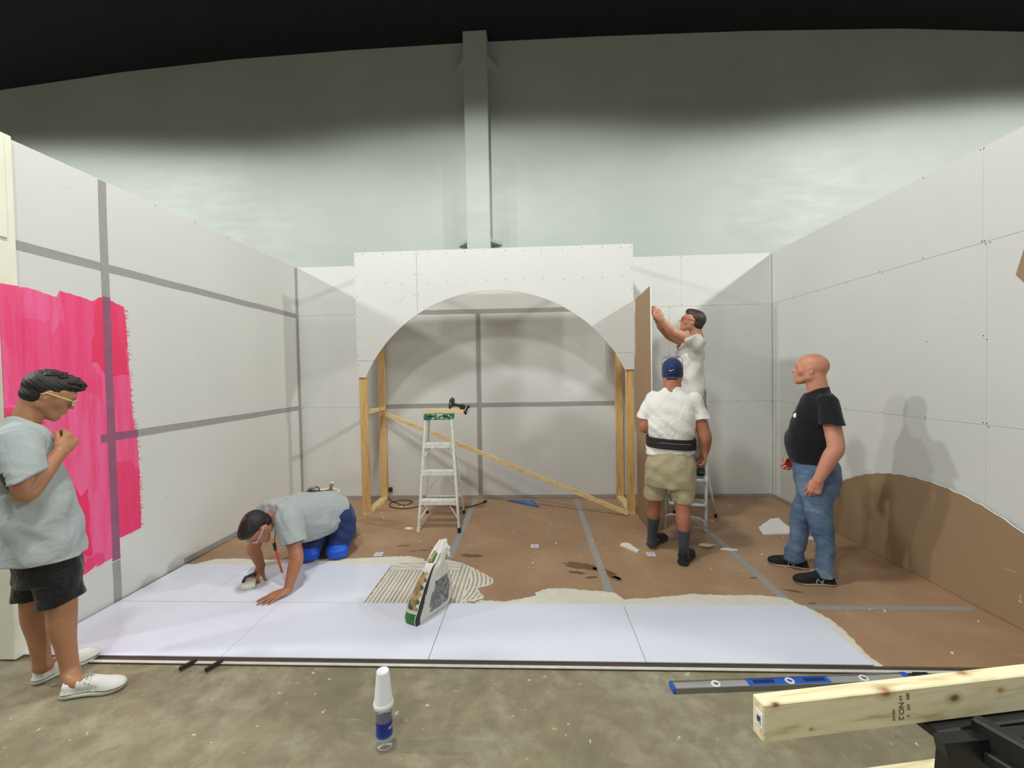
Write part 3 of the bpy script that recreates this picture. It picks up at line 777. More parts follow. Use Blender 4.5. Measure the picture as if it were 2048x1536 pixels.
# ---------------------------------------------------------------- white step stool
WM = mat('white_painted_steel', srgb(234, 240, 242), .4, var=.03)
ST = thing('step_stool', (1.6, -1.0, 0), 'white steel step stool on which the man reaching upwards stands', 'step stool')
fR, fL = Vector((1.745, -1.197, 0)), Vector((1.368, -1.10, 0)); tR, tL = Vector((1.86, -.93, .635)), Vector((1.49, -.83, .635))
dR, dL = Vector((2.02, -.765, 0)), Vector((1.62, -.62, 0))
MB().tube([fR, fR.lerp(tR, .97), tR+Vector((0, .02, .015))], .0145, 12).build('front_leg', WM, ST)
MB().tube([fL, tL+Vector((0, .02, .015))], .0135, 12).build('front_leg', WM, ST)
for p, q in ((dR, tR), (dL, tL)):
    o = MB().tube([p+Vector((0, 0, .03)), q-Vector((0, 0, .08))], .0125, 12).build('rear_leg', WM, ST); MB().lathe(p, [(0, 0), (.016, 0), (.016, .04), (0, .04)], 12).build('rubber_foot', RUB, o)
MB().tube([fL+Vector((0, 0, .10)), fL+Vector((.02, 0, .135)), fL+Vector((.06, -.01, .148)), fL.lerp(fR, .5)+Vector((0, 0, .14)), fR+Vector((-.07, .01, .135)), fR+Vector((-.02, 0, .105)), fR+Vector((-.006, 0, .03))], .008, 10).build('lower_brace', WM, ST)
TRD = mat('grey_tread', srgb(128, 128, 124), .7, var=.1, scale=30, bump=.3)
ax_ = (fR-fL).normalized(); an = math.atan2(ax_.y, ax_.x)
for (c, dz, d) in ((Vector((1.60, -1.06, .275)), .275, .2), (Vector((1.655, -.915, .498)), .49, .26)):
    Mz = Matrix.Rotation(an, 3, 'Z')
    o = MB().m(WM).box(c-Vector((0, 0, .014)), (.345, d, .028), Mz, .006).build('step', None, ST); MB().box(c+Vector((0, 0, .001)), (.325, d-.03, .003), Mz).build('tread_mat', TRD, o)
MB().tube([tL+Vector((0, .16, -.05)), tL+Vector((0, .12, .25)), tL+Vector((.05, .12, .27)), tR+Vector((-.07, .1, .27)), tR+Vector((-.025, .1, .245)), tR+Vector((0, .16, -.05))], .010, 10).build('grab_rail', WM, ST)
# ---------------------------------------------------------------- mortar bag
BAGW = mat('bag_paper_white', srgb(222, 220, 210), .6, var=.05, bump=.5, bscale=30); BAGB = mat('bag_paper_black', srgb(56, 48, 44), .6, var=.15, bump=.4, bscale=30)
k = NT('bag_print_side'); v_ = k.coord(); k.L(k.ramp(k.noise(v_, 22, 3), [(.42, srgb(70, 96, 52)), (.5, srgb(160, 132, 88)), (.6, srgb(186, 160, 116))]), k.b.inputs['Base Color']); BAGP = k.m
BAGG = mat('bag_print_green', srgb(52, 122, 52), .6, var=.3, scale=30)
k = NT('bag_grey_picture'); v_ = k.coord(); k.L(k.ramp(k.noise(v_, 40, 6, .7), [(.4, srgb(96, 96, 94)), (.55, srgb(140, 140, 136)), (.66, srgb(196, 196, 190))]), k.b.inputs['Base Color']); BAGGR = k.m
BG = thing('mortar_bag', (-.7, -2.74, .012), 'half-empty white, green and brown paper mortar bag standing upright on the panels', 'bag')
rings = [(.0, [(-.825, -2.845), (-.742, -2.885), (-.59, -2.62), (-.66, -2.56)]), (.04, [(-.835, -2.84), (-.740, -2.89), (-.575, -2.61), (-.67, -2.54)]),
    (.13, [(-.812, -2.835), (-.712, -2.88), (-.56, -2.60), (-.67, -2.53)]), (.22, [(-.775, -2.82), (-.688, -2.86), (-.57, -2.62), (-.66, -2.56)]),
    (.30, [(-.735, -2.80), (-.664, -2.83), (-.583, -2.66), (-.65, -2.60)]), (.345, [(-.708, -2.785), (-.648, -2.80), (-.588, -2.68), (-.64, -2.62)]),
    (.37, [(-.70, -2.73), (-.63, -2.75), (-.59, -2.67), (-.64, -2.62)]), (.42, [(-.675, -2.67), (-.61, -2.69), (-.575, -2.64), (-.62, -2.60)]), (.465, [(-.638, -2.635), (-.60, -2.65), (-.585, -2.63), (-.605, -2.61)])]
bm_ = MB(); NR, NS = 64, 44; r = random.Random(4); grid = []
hz = [q[0] for q in rings]
for j in range(NS+1):
    z = hz[-1]*j/NS; cs_ = []
    for c in range(4): cs_.append((np.interp(z, hz, [q[1][c][0] for q in rings]), np.interp(z, hz, [q[1][c][1] for q in rings])))
    row = []
    for i in range(NR):
        u = i/NR*4; c = int(u); f = u-c; f2 = f*f*(3-2*f)*.25+f*.75
        x = lp(cs_[c][0], cs_[(c+1) % 4][0], f2); y = lp(cs_[c][1], cs_[(c+1) % 4][1], f2)
        cx_ = sum(q[0] for q in cs_)/4; cy_ = sum(q[1] for q in cs_)/4
        bul = (.014 if c % 2 else .006)*math.sin(math.pi*f)*min(1, z*12)*(1-z/.5)
        n2 = math.hypot(x-cx_, y-cy_); wv = .0035*math.sin(z*60+i*.9+3*math.sin(i*.7))*min(1, z*10)
        x += (x-cx_)/n2*(bul+wv); y += (y-cy_)/n2*(bul+wv)
        row.append(len(bm_.v)); bm_.v.append((x, y, z+.012+.004*math.sin(i*.8)*(z/.46)**3))
    grid.append(row)
bm_.smooth = True
for j in range(NS):
    for i in range(NR):
        u = (i+.5)/NR*4; c = int(u); f = u-c; z = (j+.5)/NS*.465; i2 = (i+1) % NR
        if c == 0: mm = BAGW if f < .14 or z > .36 else (BAGG if f < .80 and z < .075 else (BAGP if f < .80-.1*(int(z*45) % 2) and .10 < z < .315 else (BAGB if f > .88 else BAGW)))
        elif c == 1: mm = BAGB if f < .10 and z < .4 else (BAGGR if .32+.5*abs(z-.13) < f < .9 and .045 < z < .24 else BAGW)
        else: mm = BAGP if z > .33 and c == 3 else BAGW
        if z > .36 and c == 0: mm = BAGP if .2 < f < .5 and z < .41 else (BAGG if .5 < f < .75 and z < .40 else BAGW)
        bm_.m(mm); bm_.f.append([grid[j][i], grid[j][i2], grid[j+1][i2], grid[j+1][i]]); bm_.mi.append(bm_.cur); bm_.sm.append(True)
bm_.m(BAGW); bm_.f.append(grid[-1]); bm_.mi.append(bm_.cur); bm_.sm.append(False); bm_.f.append(grid[0][::-1]); bm_.mi.append(bm_.cur); bm_.sm.append(False)
bm_.build('paper_sack', None, BG)
F = Field(); 
for i in range(4): F.chain([(-.60+.004*i, -2.645+.004*i, .44-.018*i), (-.578+.006*math.sin(i*2), -2.65, .436-.016*i), (-.565, -2.645+.01*math.sin(i*1.7), .432-.02*i)], [.012, .010, .006], k=.008)
sculpt(F, (-.63, -2.68, .33), (-.53, -2.60, .47), .0025, 'torn_flap', BAGW, BG)
text_mesh('Custom', .022, frame((-.689, -2.862, .17), (.14, .10, 1), (-.5, -.87, 0)), 'printed_word', mat('print_white', srgb(225, 225, 220), .6), BG, .0008)
# ---------------------------------------------------------------- bottle and foam cups
BO = thing('water_bottle', (-.652, -3.742, -.01), 'clear plastic water bottle with a blue label on the bare concrete', 'bottle')
PET = NT('clear_plastic'); PET.b.inputs['Base Color'].default_value = (.93, .96, 1, 1); PET.b.inputs['Transmission Weight'].default_value = .85; PET.b.inputs['Roughness'].default_value = .08; PET.b.inputs['IOR'].default_value = 1.2; PET = PET.m
bc = (-.652, -3.742, -.01)
pf = [(0, .012), (.015, .006), (.028, .0), (.034, .008), (.0355, .02), (.0355, .045), (.0345, .05), (.0355, .055), (.0355, .125), (.0345, .13), (.035, .15), (.030, .17), (.018, .19), (.013, .2), (.013, .215), (0, .215)]
MB().lathe(bc, pf, 40).build('bottle_body', PET, BO)
k = NT('blue_bottle_label'); v_ = k.coord(); sp_ = k.node('ShaderNodeSeparateXYZ'); k.L(v_, sp_.inputs[0])
mr = k.node('ShaderNodeMapRange'); k.L(sp_.outputs['Z'], mr.inputs[0]); mr.inputs[1].default_value = .055; mr.inputs[2].default_value = .155
k.L(k.ramp(mr.outputs[0], [(0, srgb(60, 130, 200)), (.12, srgb(20, 60, 160)), (.6, srgb(20, 40, 150)), (.75, srgb(40, 60, 140))]), k.b.inputs['Base Color']); k.b.inputs['Roughness'].default_value = .3
LB = MB().lathe(bc, [(.0361, .056), (.0361, .124)], 40).build('label', k.m, BO)
PW = mat('print_white', srgb(225, 225, 220), .6)
for ang, word in ((-.62, 'AQUAFINA'), (-2.45, 'AQUAFINA')):
    for i, ch in enumerate(word):
        if ang < -2 and i < 5: pass
        a = ang+(i-(0 if ang > -1 else 7))*.245
        px, py = bc[0]+.0366*math.cos(a), bc[1]+.0366*math.sin(a)
        M = frame((px, py, .088), (-math.sin(a), math.cos(a), 0), (0, 0, 1)); text_mesh(ch, .017, M, 'printed_letter', PW, LB, .0003)
CUP = mat('white_foam', srgb(238, 240, 240), .6, var=.01, bump=.1, bscale=200)
CU = MB().lathe((-.652, -3.742, .173), [(.034, .003), (.0415, .0), (.0435, .002), (.0435, .018), (.0405, .021), (.0395, .024), (.0270, .150), (.0262, .155), (.0245, .157), (.022, .1535), (0, .1535)], 40).build('foam_cup', CUP, loc=(-.652, -3.742, .173))
tag(CU, 'white foam cup upside down over the neck of the water bottle', 'cup')
# ---------------------------------------------------------------- spirit level
LV = thing('spirit_level', (1.33, -3.33, -.01), 'long aluminium spirit level with blue grips lying along the front edge of the floor', 'spirit level')
la, lb_ = Vector((.712, -3.378, 0)), Vector((1.945, -3.288, 0)); dx = (lb_-la).normalized(); ang = math.atan2(dx.y, dx.x); Ml = Matrix.Rotation(ang, 3, 'Z')
LEN = (lb_-la).length; lc = (la+lb_)/2
LAL = mat('brushed_aluminium', srgb(196, 196, 192), .38, .55, var=.12, scale=8, stretch=(1, 8, 8)); LSD = mat('anodised_rail', srgb(140, 142, 136), .4, .6, var=.08)
BLU = mat('blue_plastic', srgb(36, 92, 186), .4, var=.08)
def lpos(s, t, z): return lc+Ml @ Vector((s, t, 0))+Vector((0, 0, z-.01))
b = MB().m(LSD); b.box(lpos(0, -.0275, .0145), (LEN, .004, .029), Ml, .001); b.box(lpos(0, .0275, .0145), (LEN, .004, .029), Ml, .001)
b.build('edge_rail', None, LV); MB().box(lpos(0, 0, .0145), (LEN-.004, .052, .016), Ml, .001).build('web', LAL, LV)
for s in (-LEN/2+.004, LEN/2-.004): MB().box(lpos(s, 0, .015), (.016 if s < 0 else .03, .061, .031), Ml, .003).build('end_cap', BLU, LV)
gp = MB().box(lpos(-.01, 0, .0165), (.43, .05, .019), Ml, .003).build('hand_grip', BLU, LV)
for s in (-.14, .125): MB().box(lpos(s, .004, .0262), (.11, .024, .002), Ml, .0008).build('grip_hole', mat('deep_blue', srgb(14, 34, 92), .7), gp)
for s in (-.39, -.005, .385):
    c = lpos(s, 0, .0262); o = MB().lathe(c, [(.013, -.002), (.013, .003), (.021, .003), (.023, 0), (.023, -.003)], 28).build('vial_ring', mat('white_plastic', srgb(236, 238, 240), .4), LV)
    MB().bar(c+Vector((-.012, -.006, -.002)), c+Vector((.012, .006, -.002)), .008, .006, (0, 0, 1), .002).build('vial', mat('vial_olive', srgb(96, 92, 62), .3), o)
# ---------------------------------------------------------------- foreground timber on the sawhorse
bd = Vector((.689, .112, 0)).normalized(); bn = Vector((-bd.y, bd.x, 0))
def knotwood(name, org, knots):
    k = NT(name); Mi = frame((0, 0, 0), bd, bn); rz = -math.atan2(bd.y, bd.x)
    c = k.node('ShaderNodeTexCoord'); mp = k.node('ShaderNodeMapping'); mp.vector_type = 'POINT'; mp.inputs['Rotation'].default_value = (0, 0, rz); k.L(c.outputs['Object'], mp.inputs[0])
    m2 = k.node('ShaderNodeMapping'); m2.inputs['Scale'].default_value = (1.1, 14, 11); k.L(mp.outputs[0], m2.inputs[0])
    w = k.noise(m2.outputs[0], 1.6, 5, .55, 1.4)
    col = k.ramp(w, [(.34, srgb(206, 186, 132)), (.46, srgb(240, 228, 184)), (.6, srgb(246, 236, 198)), (.72, srgb(222, 202, 150))])
    for (kx, ky, kz, rr, cc) in knots:
        s_ = k.node('ShaderNodeVectorMath'); s_.operation = 'SUBTRACT'; k.L(mp.outputs[0], s_.inputs[0]); s_.inputs[1].default_value = (kx, ky, kz)
        m3 = k.node('ShaderNodeVectorMath'); m3.operation = 'MULTIPLY'; k.L(s_.outputs[0], m3.inputs[0]); m3.inputs[1].default_value = (.62, 1, 1)
        ln = k.node('ShaderNodeVectorMath'); ln.operation = 'LENGTH'; k.L(m3.outputs[0], ln.inputs[0])
        nn = k.noise(mp.outputs[0], 60, 3); ad = k.node('ShaderNodeMath'); ad.operation = 'MULTIPLY_ADD'; k.L(nn, ad.inputs[0]); ad.inputs[1].default_value = rr*.6; k.L(ln.outputs['Value'], ad.inputs[2])
        msk = k.node('ShaderNodeMapRange'); k.L(ad.outputs[0], msk.inputs[0]); msk.inputs[1].default_value = rr*2.1; msk.inputs[2].default_value = rr*.75
        core = k.ramp(msk.outputs[0], [(0, (0, 0, 0, 1)), (.35, (.22, .22, .22, 1)), (.6, (.3, .3, .3, 1)), (1, (.95, .95, .95, 1))])
        col = k.mix(core, col, cc)
    k.L(col, k.b.inputs['Base Color']); k.b.inputs['Roughness'].default_value = .6; k.bump(w, .1, .002); return k.m
def beam(start, L, name, label, knots):
    """2x4 on edge; start = front top left corner"""
    s = Vector(start); c = s+bd*L/2+bn*.019-Vector((0, 0, .0445)); M = frame((0, 0, 0), bd, bn).to_3x3()
    bt = thing(name, s, label, 'timber'); b = MB().box(c, (L, .038, .089), M, .0025)
    o = b.build('timber', knotwood(name+'_grain', s, knots), bt); return bt, o
s0 = Vector((.545, -4.579, .85)); 
bt, bo = beam(s0, 1.75, 'timber_beam', 'stamped pine beam on edge in the right foreground', [(.315, .006, -.006, .012, srgb(150, 84, 40)), (.50, .0, -.036, .011, srgb(132, 84, 40)), (.56, .03, .0, .010, srgb(170, 130, 80)), (.03, 0, -.001, .007, srgb(128, 62, 30)), (.12, 0, -.07, .004, srgb(170, 140, 84)), (.63, 0, -.03, .008, srgb(190, 150, 90))])
INK = mat('stamp_ink', srgb(92, 92, 62), .8, var=.3, scale=60)
Mst = frame(s0+bd*.355-bn*.0006-Vector((0, 0, .052)), (0, 0, -1), bd)
text_mesh('NO.2', .019, Mst, 'ink_stamp', INK, bt, .0003)
for dx_, dz_, tx, sz in ((.372, .018, 'SPF', .012), (.353, .020, 'S-P', .010), (.374, .045, 'HT', .012), (.374, .066, 'II', .010), (.335, .06, 'KD-HT', .009)):
    text_mesh(tx, sz, frame(s0+bd*dx_-bn*.0006-Vector((0, 0, dz_)), (0, 0, -1), bd), 'ink_stamp', INK, bt, .0003)
e = MB().m(mat('white_plastic', srgb(236, 238, 240), .4)).box(s0-bd*.0006+bn*.014-Vector((0, 0, .042)), (.0012, .024, .034), frame((0, 0, 0), bd, bn).to_3x3()).build('end_label', None, bt)
b = MB().m(mat('print_dark', srgb(70, 72, 90), .7)); r = random.Random(2)
for i in range(6): b.box(s0-bd*.0016+bn*(.009+.0022*i)-Vector((0, 0, .042+r.uniform(-.003, .003))), (.0006, .0012, .014+r.uniform(-.004, .006)), frame((0, 0, 0), bd, bn).to_3x3())
b.build('print', None, e)
s1 = Vector((.83, -4.42, .45)); bt2, _ = beam(Vector((.60, -4.395, .45)), 1.7, 'timber_beam', 'lower pine beam partly hidden below the black sawhorse at the bottom right', [(.9, .02, 0, .01, srgb(170, 120, 70)), (.4, .02, 0, .01, srgb(180, 140, 84))])
SB = mat('sawhorse_black', srgb(26, 25, 26), .45, var=.2, scale=20, bump=.15, bscale=80)
SH = thing('sawhorse', (1.2, -4.6, -.01), 'black plastic sawhorse carrying the pine beams at the bottom right corner', 'sawhorse')
p0 = Vector((1.072, -4.512, .765)); pd = Vector((.37, -.93, 0)).normalized(); pn = Vector((-pd.y, pd.x, 0))
MB().bar(p0-Vector((0, 0, .012)), p0+pd*.95-Vector((0, 0, .012)), .032, .062, (0, 0, 1), .005).build('top_rail', SB, SH)
MB().bar(p0+pn*.008-Vector((0, 0, .052))-pd*.02, p0+pd*.95+pn*.008-Vector((0, 0, .052)), .075, .03, (0, 0, 1), .004).build('lower_flange', SB, SH)
MB().bar(Vector((.965, -4.508, .746)), Vector((1.36, -4.44, .746)), .05, .022, (0, 0, 1), .004).build('beam_rest', SB, SH)
plate = [(.957, .756), (.966, .72), (.962, .67), (.93, .60), (.80, -.008), (.98, -.008), (1.10, .56), (1.22, .56), (1.34, -.008), (1.52, -.008), (1.38, .60), (1.36, .756)]
Mp = Matrix(((1, 0, 0, 0), (0, 0, 1, 0), (0, -1, 0, 0), (0, 0, 0, 1)))
for dd, yy in ((0, -4.535), (1, -5.33)):
    bq = MB(); rot = Matrix.Translation((dd*.32, yy, 0)) @ Matrix.Rotation(.12, 4, 'Z')
    fill(bq, [(x-1.07, z) for x, z in plate], Matrix.Translation((1.07, 0, 0)) @ Matrix.Identity(4), .015, .03)
    bq.v = [tuple(rot @ Vector((v[0], v[1], v[2]))) if False else (v[0]+dd*.32, v[1]+yy+(v[0]-1.07)*.12, v[2]) for v in bq.v]
    bq.build('leg_frame', SB, SH)
# ---------------------------------------------------------------- people
def skin(name, c, red=.12):
    k = NT(name); v = k.coord(); a = k.noise(v, 14, 5)
    col = k.ramp(a, [(.3, tuple(q*.9 for q in c[:3])+(1,)), (.7, c)])
    b = k.noise(v, 4.5, 3); col = k.mix(k.ramp(b, [(.45, (0, 0, 0, 1)), (.7, (red*2.5,)*3+(1,))]), col, (c[0]*.95, c[1]*.72, c[2]*.66, 1))
    k.L(col, k.b.inputs['Base Color']); k.b.inputs['Roughness'].default_value = .48; k.b.inputs['Specular IOR Level'].default_value = .45
    k.b.inputs['Subsurface Weight'].default_value = .12; k.b.inputs['Subsurface Radius'].default_value = (.012, .005, .003); k.b.inputs['Subsurface Scale'].default_value = .5
    k.bump(k.noise(v, 220, 4), .12, .001); return k.m
def cloth(name, c, rough=.85, var=.05, wrinkle=.35, ws=9, marl=0, fine=600):
    k = NT(name); v = k.coord(); a = k.noise(v, 5, 4)
    col = k.ramp(a, [(.3, tuple(q*(1-var) for q in c[:3])+(1,)), (.7, tuple(min(1, q*(1+var)) for q in c[:3])+(1,))])
    if marl: col = k.mix(k.ramp(k.noise(v, 420, 2), [(.4, (0, 0, 0, 1)), (.62, (marl,)*3+(1,))]), col, tuple(q*.72 for q in c[:3])+(1,))
    k.L(col, k.b.inputs['Base Color']); k.b.inputs['Roughness'].default_value = rough; k.b.inputs['Specular IOR Level'].default_value = .25
    k.b.inputs['Sheen Weight'].default_value = .15
    w = k.noise(v, ws, 3, .5, .8); b1 = k.node('ShaderNodeBump'); b1.inputs['Strength'].default_value = wrinkle; b1.inputs['Distance'].default_value = .035; k.L(w, b1.inputs['Height'])
    f = k.noise(v, fine, 2); b2 = k.node('ShaderNodeBump'); b2.inputs['Strength'].default_value = .15; b2.inputs['Distance'].default_value = .001
    k.L(f, b2.inputs['Height']); k.L(b1.outputs[0], b2.inputs['Normal']); k.L(b2.outputs[0], k.b.inputs['Normal'])
    MATS[name] = k.m; return k.m
def hairmat(name, c):
    k = NT(name); v = k.coord((1, 1, .35)); a = k.noise(v, 170, 4, .7)
    k.L(k.ramp(a, [(.35, tuple(q*.5 for q in c[:3])+(1,)), (.7, c)]), k.b.inputs['Base Color']); k.b.inputs['Roughness'].default_value = .42
    k.bump(a, .7, .004); MATS[name] = k.m; return k.m
def wave(amp, k1, k2=(3, 2, 5), sharp=1, ph=0):
    """soft cloth folds: warped sine ridges"""
    k1 = A3(k1); k2 = A3(k2)
    def fn(p):
        s = np.sin(p@k1+1.6*np.sin(p@k2+ph)+ph); return -amp*(np.sign(s)*np.abs(s)**sharp)
    return fn
class Fr:
    """a person's own frame: a = to the right in the photograph, w = towards the camera, z = up"""
    def __init__(s, p0, e):
        e = A3(e)/np.linalg.norm(e); s.e = np.array([e[0], e[1], 0]); s.v = np.array([e[1], -e[0], 0]); s.o = np.array([p0[0], p0[1], 0.])
    def P(s, a, w, z): return s.o+s.e*a+s.v*w+np.array([0, 0, z])
    def D(s, a, w, z): q = s.e*a+s.v*w+np.array([0, 0, z]); return q/np.linalg.norm(q)
def vloft(F, fr, rows, k=.02, op='u', n=2.4, capk=.012):
    """rows: z, a0, a1, w0, w1 = extent of each level section"""
    rows = sorted(rows); z0, z1 = rows[0][0], rows[-1][0]
    pr = [((r[0]-z0)/(z1-z0), (r[4]-r[3])/2, (r[2]-r[1])/2, (r[3]+r[4])/2, (r[1]+r[2])/2) for r in rows]
    F.loft(fr.P(0, 0, z0), fr.P(0, 0, z1), fr.v, pr, k, op, n, capk); return F
def head(F, c, fwd, up, s=1.0, nose=1.0, jaw=1.0, neck_to=None, neck_r=.058):
    """adds a head; returns the local->world function"""
    f = A3(fwd); f /= np.linalg.norm(f); u = A3(up); u = u-f*np.dot(u, f); u /= np.linalg.norm(u); x = np.cross(f, u); c = A3(c)
    M = np.stack([x, f, u], 1)
    W = lambda X, Y, Z: c+s*(x*X+f*Y+u*Z)
    E = lambda cc, R, k=.015, op='u', rot=None: F.ell(W(*cc), [q*s for q in R], M if rot is None else M@rot, k*s, op)
    Cn = lambda a, b, r1, r2=None, k=.015, op='u', flat=None: F.cone(W(*a), W(*b), r1*s, (r1 if r2 is None else r2)*s, k*s, op, flat)
    E((0, -.018, .032), (.076, .098, .086)); E((0, .02, .03), (.068, .076, .072), .03)
    Cn((0, .022, -.02), (0, .056, -.080), .058*jaw, .026*jaw, .03); E((0, .074, -.055), (.036, .026, .040), .02)
    for q in (-1, 1):
        Cn((q*.050*jaw, -.002, -.05), (q*.014, .066, -.092), .019*jaw, .014, .03)
        Cn((q*.06, .0, .0), (q*.05*jaw, .0, -.055), .022, .02, .025)
        E((q*.040, .056, -.014), (.024, .022, .024), .03)
    E((0, .082, -.096), (.019, .014, .015), .016)
    Cn((-.036, .083, .034), (.036, .083, .034), .013, k=.018)
    for q in (-1, 1): E((q*.032, .1, .012), (.016, .012, .011), .010, 's')
    Cn((0, .080, .022), (0, .090, -.014), .013, .015, .012); Cn((0, .091, .026), (0, .104*nose**.5, -.012), .0072, .0092, .010); E((0, .107*nose**.5, -.017), (.0112, .0125, .0105), .006)
    for q in (-1, 1): E((q*.0115, .097, -.022), (.0085, .010, .0085), .006); E((q*.006, .103, -.0285), (.0035, .005, .003), .002, 's')
    E((0, .090, -.045), (.022, .010, .018), .014)
    Cn((-.021, .090, -.050), (0, .1005, -.0465), .0042, .0055, .006); Cn((.021, .090, -.050), (0, .1005, -.0465), .0042, .0055, .006)
    Cn((-.018, .091, -.058), (0, .0985, -.0595), .0042, .0066, .006); Cn((.018, .091, -.058), (0, .0985, -.0595), .0042, .0066, .006)
    F.cone(W(-.022, .094, -.053), W(.022, .094, -.053), .0012*s, None, .002*s, 's'); E((0, .105, -.053), (.02, .008, .0018), .003, 's')
    E((0, .104, -.074), (.018, .008, .006), .01, 's')
    for q in (-1, 1):   # eyelids and ears
        E((q*.031, .0795, .0165), (.0155, .0125, .0085), .004)
        R = np.array(Matrix.Rotation(q*-.35, 3, 'Z') @ Matrix.Rotation(-.2, 3, 'X'))
        E((q*.079, -.010, -.002), (.0095, .0195, .0325), .004, 'u', R); E((q*.0895, -.005, .002), (.006, .0105, .019), .003, 's', R); E((q*.080, -.004, -.008), (.005, .006, .006), .004)
        E((q*.078, -.004, -.028), (.006, .009, .009), .004)
    if neck_to is not None: F.cone(W(0, -.034, -.050), neck_to, neck_r*s, neck_r*1.08*s, .025)
    W.M = M; W.s = s; return W
def face_bits(W, parent, white, iris, brow, brows=True):
    s = W.s
    for q in (-1, 1):
        b = MB(); c = W(q*.031, .0775, .0125); fw = Vector(W.M[:, 1]); 
        pr = [(.0125*s*math.sin(t), -.0125*s*math.cos(t)) for t in [math.pi*i/10 for i in range(11)]]
        b.m(white).lathe(c, pr, 16, fw)
        b.m(iris).lathe(c+np.array(fw)*.0121*s, [(.0062*s, -.0012), (.005*s, .0006), (0, .0012)], 14, fw); b.build('eye', None, parent)
    if brows:
        for q in (-1, 1):
            MB().tube([W(q*.014, .0965, .031), W(q*.03, .0955, .038), W(q*.047, .083, .034)], [.0028*s, .0034*s, .0018*s], 8).build('eyebrow', brow, parent)
def hand(F, wrist, d, n, t, curl=(.3, .3, .35, .4), s=1.0, thumb=(.45, .2), spread=.06, wr=.027, bend2=1.0):
    """d: towards the fingers, n: the way the palm faces, t: towards the thumb side"""
    d = A3(d)/np.linalg.norm(d); t = A3(t)-d*np.dot(A3(t), d); t /= np.linalg.norm(t); n0 = A3(n); n = n0-d*np.dot(n0, d)-t*np.dot(n0, t); n /= np.linalg.norm(n)
    w = A3(wrist); P = lambda x, y, z: w+s*(d*x+t*y+n*z)
    F.cone(P(0, 0, 0), P(.03, .0, 0), wr*s, .03*s, .015, flat=(n, .68))
    F.cone(P(.035, .012, 0), P(.078, .019, 0), .027*s, .021*s, .012, flat=(n, .58)); F.cone(P(.035, -.012, 0), P(.074, -.021, 0), .026*s, .019*s, .012, flat=(n, .56))
    F.ell(P(.035, .026, .010), (.026*s, .016*s, .015*s), np.stack([d, t, n], 1), .012)
    B = [(.088, .030, .0092, (.044, .026, .021)), (.093, .0105, .0096, (.048, .030, .022)), (.089, -.0095, .0090, (.045, .028, .021)), (.080, -.0285, .0080, (.035, .021, .018))]
    for i, (bx, by, r, L) in enumerate(B):
        c = curl[i] if hasattr(curl, '__len__') else curl
        ang = 0; p = P(bx-.012, by, -.001); pts = [p]; rs = [r*1.04*s]
        sp = spread*(1.5-i)
        dd = d*math.cos(sp)+t*math.sin(sp)
        for j, l in enumerate((L[0]+.012, L[1], L[2])):
            ang += c*(1 if j == 0 else 1.25*bend2)
            p = p+s*l*(dd*math.cos(ang)+n*math.sin(ang)); pts.append(p); rs.append(r*s*(.96, .88, .78)[j])
        F.chain(pts, rs, .0035)
    p = P(.022, .026, .006); pts = [p]; rs = [.0145*s]; a0, op_ = thumb
    for j, (l, r) in enumerate(((.040, .0118), (.032, .0106), (.024, .0088))):
        a = a0*(1-.35*j); q = op_*(1+.9*j); dr = d*math.cos(a)+t*math.sin(a); dr = dr*math.cos(q)+n*math.sin(q)
        p = p+s*l*dr; pts.append(p); rs.append(r*s)
    F.chain(pts, rs, .006)
    return P
def arm(F, sh, el, wr, r=(.052, .043, .045, .028), k=.02):
    sh, el, wr = A3(sh), A3(el), A3(wr)
    F.chain([sh, sh*.45+el*.55, el, el*.68+wr*.32, wr], [r[0], r[0]*.93, r[1], r[2], r[3]], k)
def leg(F, hip, kn, an, r=(.085, .058, .054, .034), back=None, k=.025):
    hip, kn, an = A3(hip), A3(kn), A3(an); bk = A3(back) if back is not None else np.zeros(3)
    F.chain([hip, hip*.5+kn*.5, kn, kn*.72+an*.28+bk, kn*.42+an*.58+bk*.6, an], [r[0], r[0]*.84, r[1], r[2], r[2]*.76, r[3]], k)
def sleeve(F, sh, end, r0, r1, hem_n=None, k=.03, hollow=.05, hem_at=None, squash=None):
    """cloth tube open at its end; hem_n tilts the cut"""
    sh, end = A3(sh), A3(end); d = (end-sh); L = np.linalg.norm(d); d /= L
    G = Field(); x = np.cross(d, [0, 0, 1.]); x = x if np.linalg.norm(x) > .1 else np.cross(d, [1., 0, 0])
    hn = d if hem_n is None else A3(hem_n)/np.linalg.norm(hem_n)
    e2 = end+d*.05
    G.cone(sh, e2, r0, r1+(r1-r0)*.05/L, k)
    G.plane(end if hem_at is None else hem_at, hn, .006)
    G.cone(end-d*hollow, e2+d*.05, r1-.016, r1-.010, .004, 's')
    F._a(lambda p: G.ev(p), 'u', k); return F
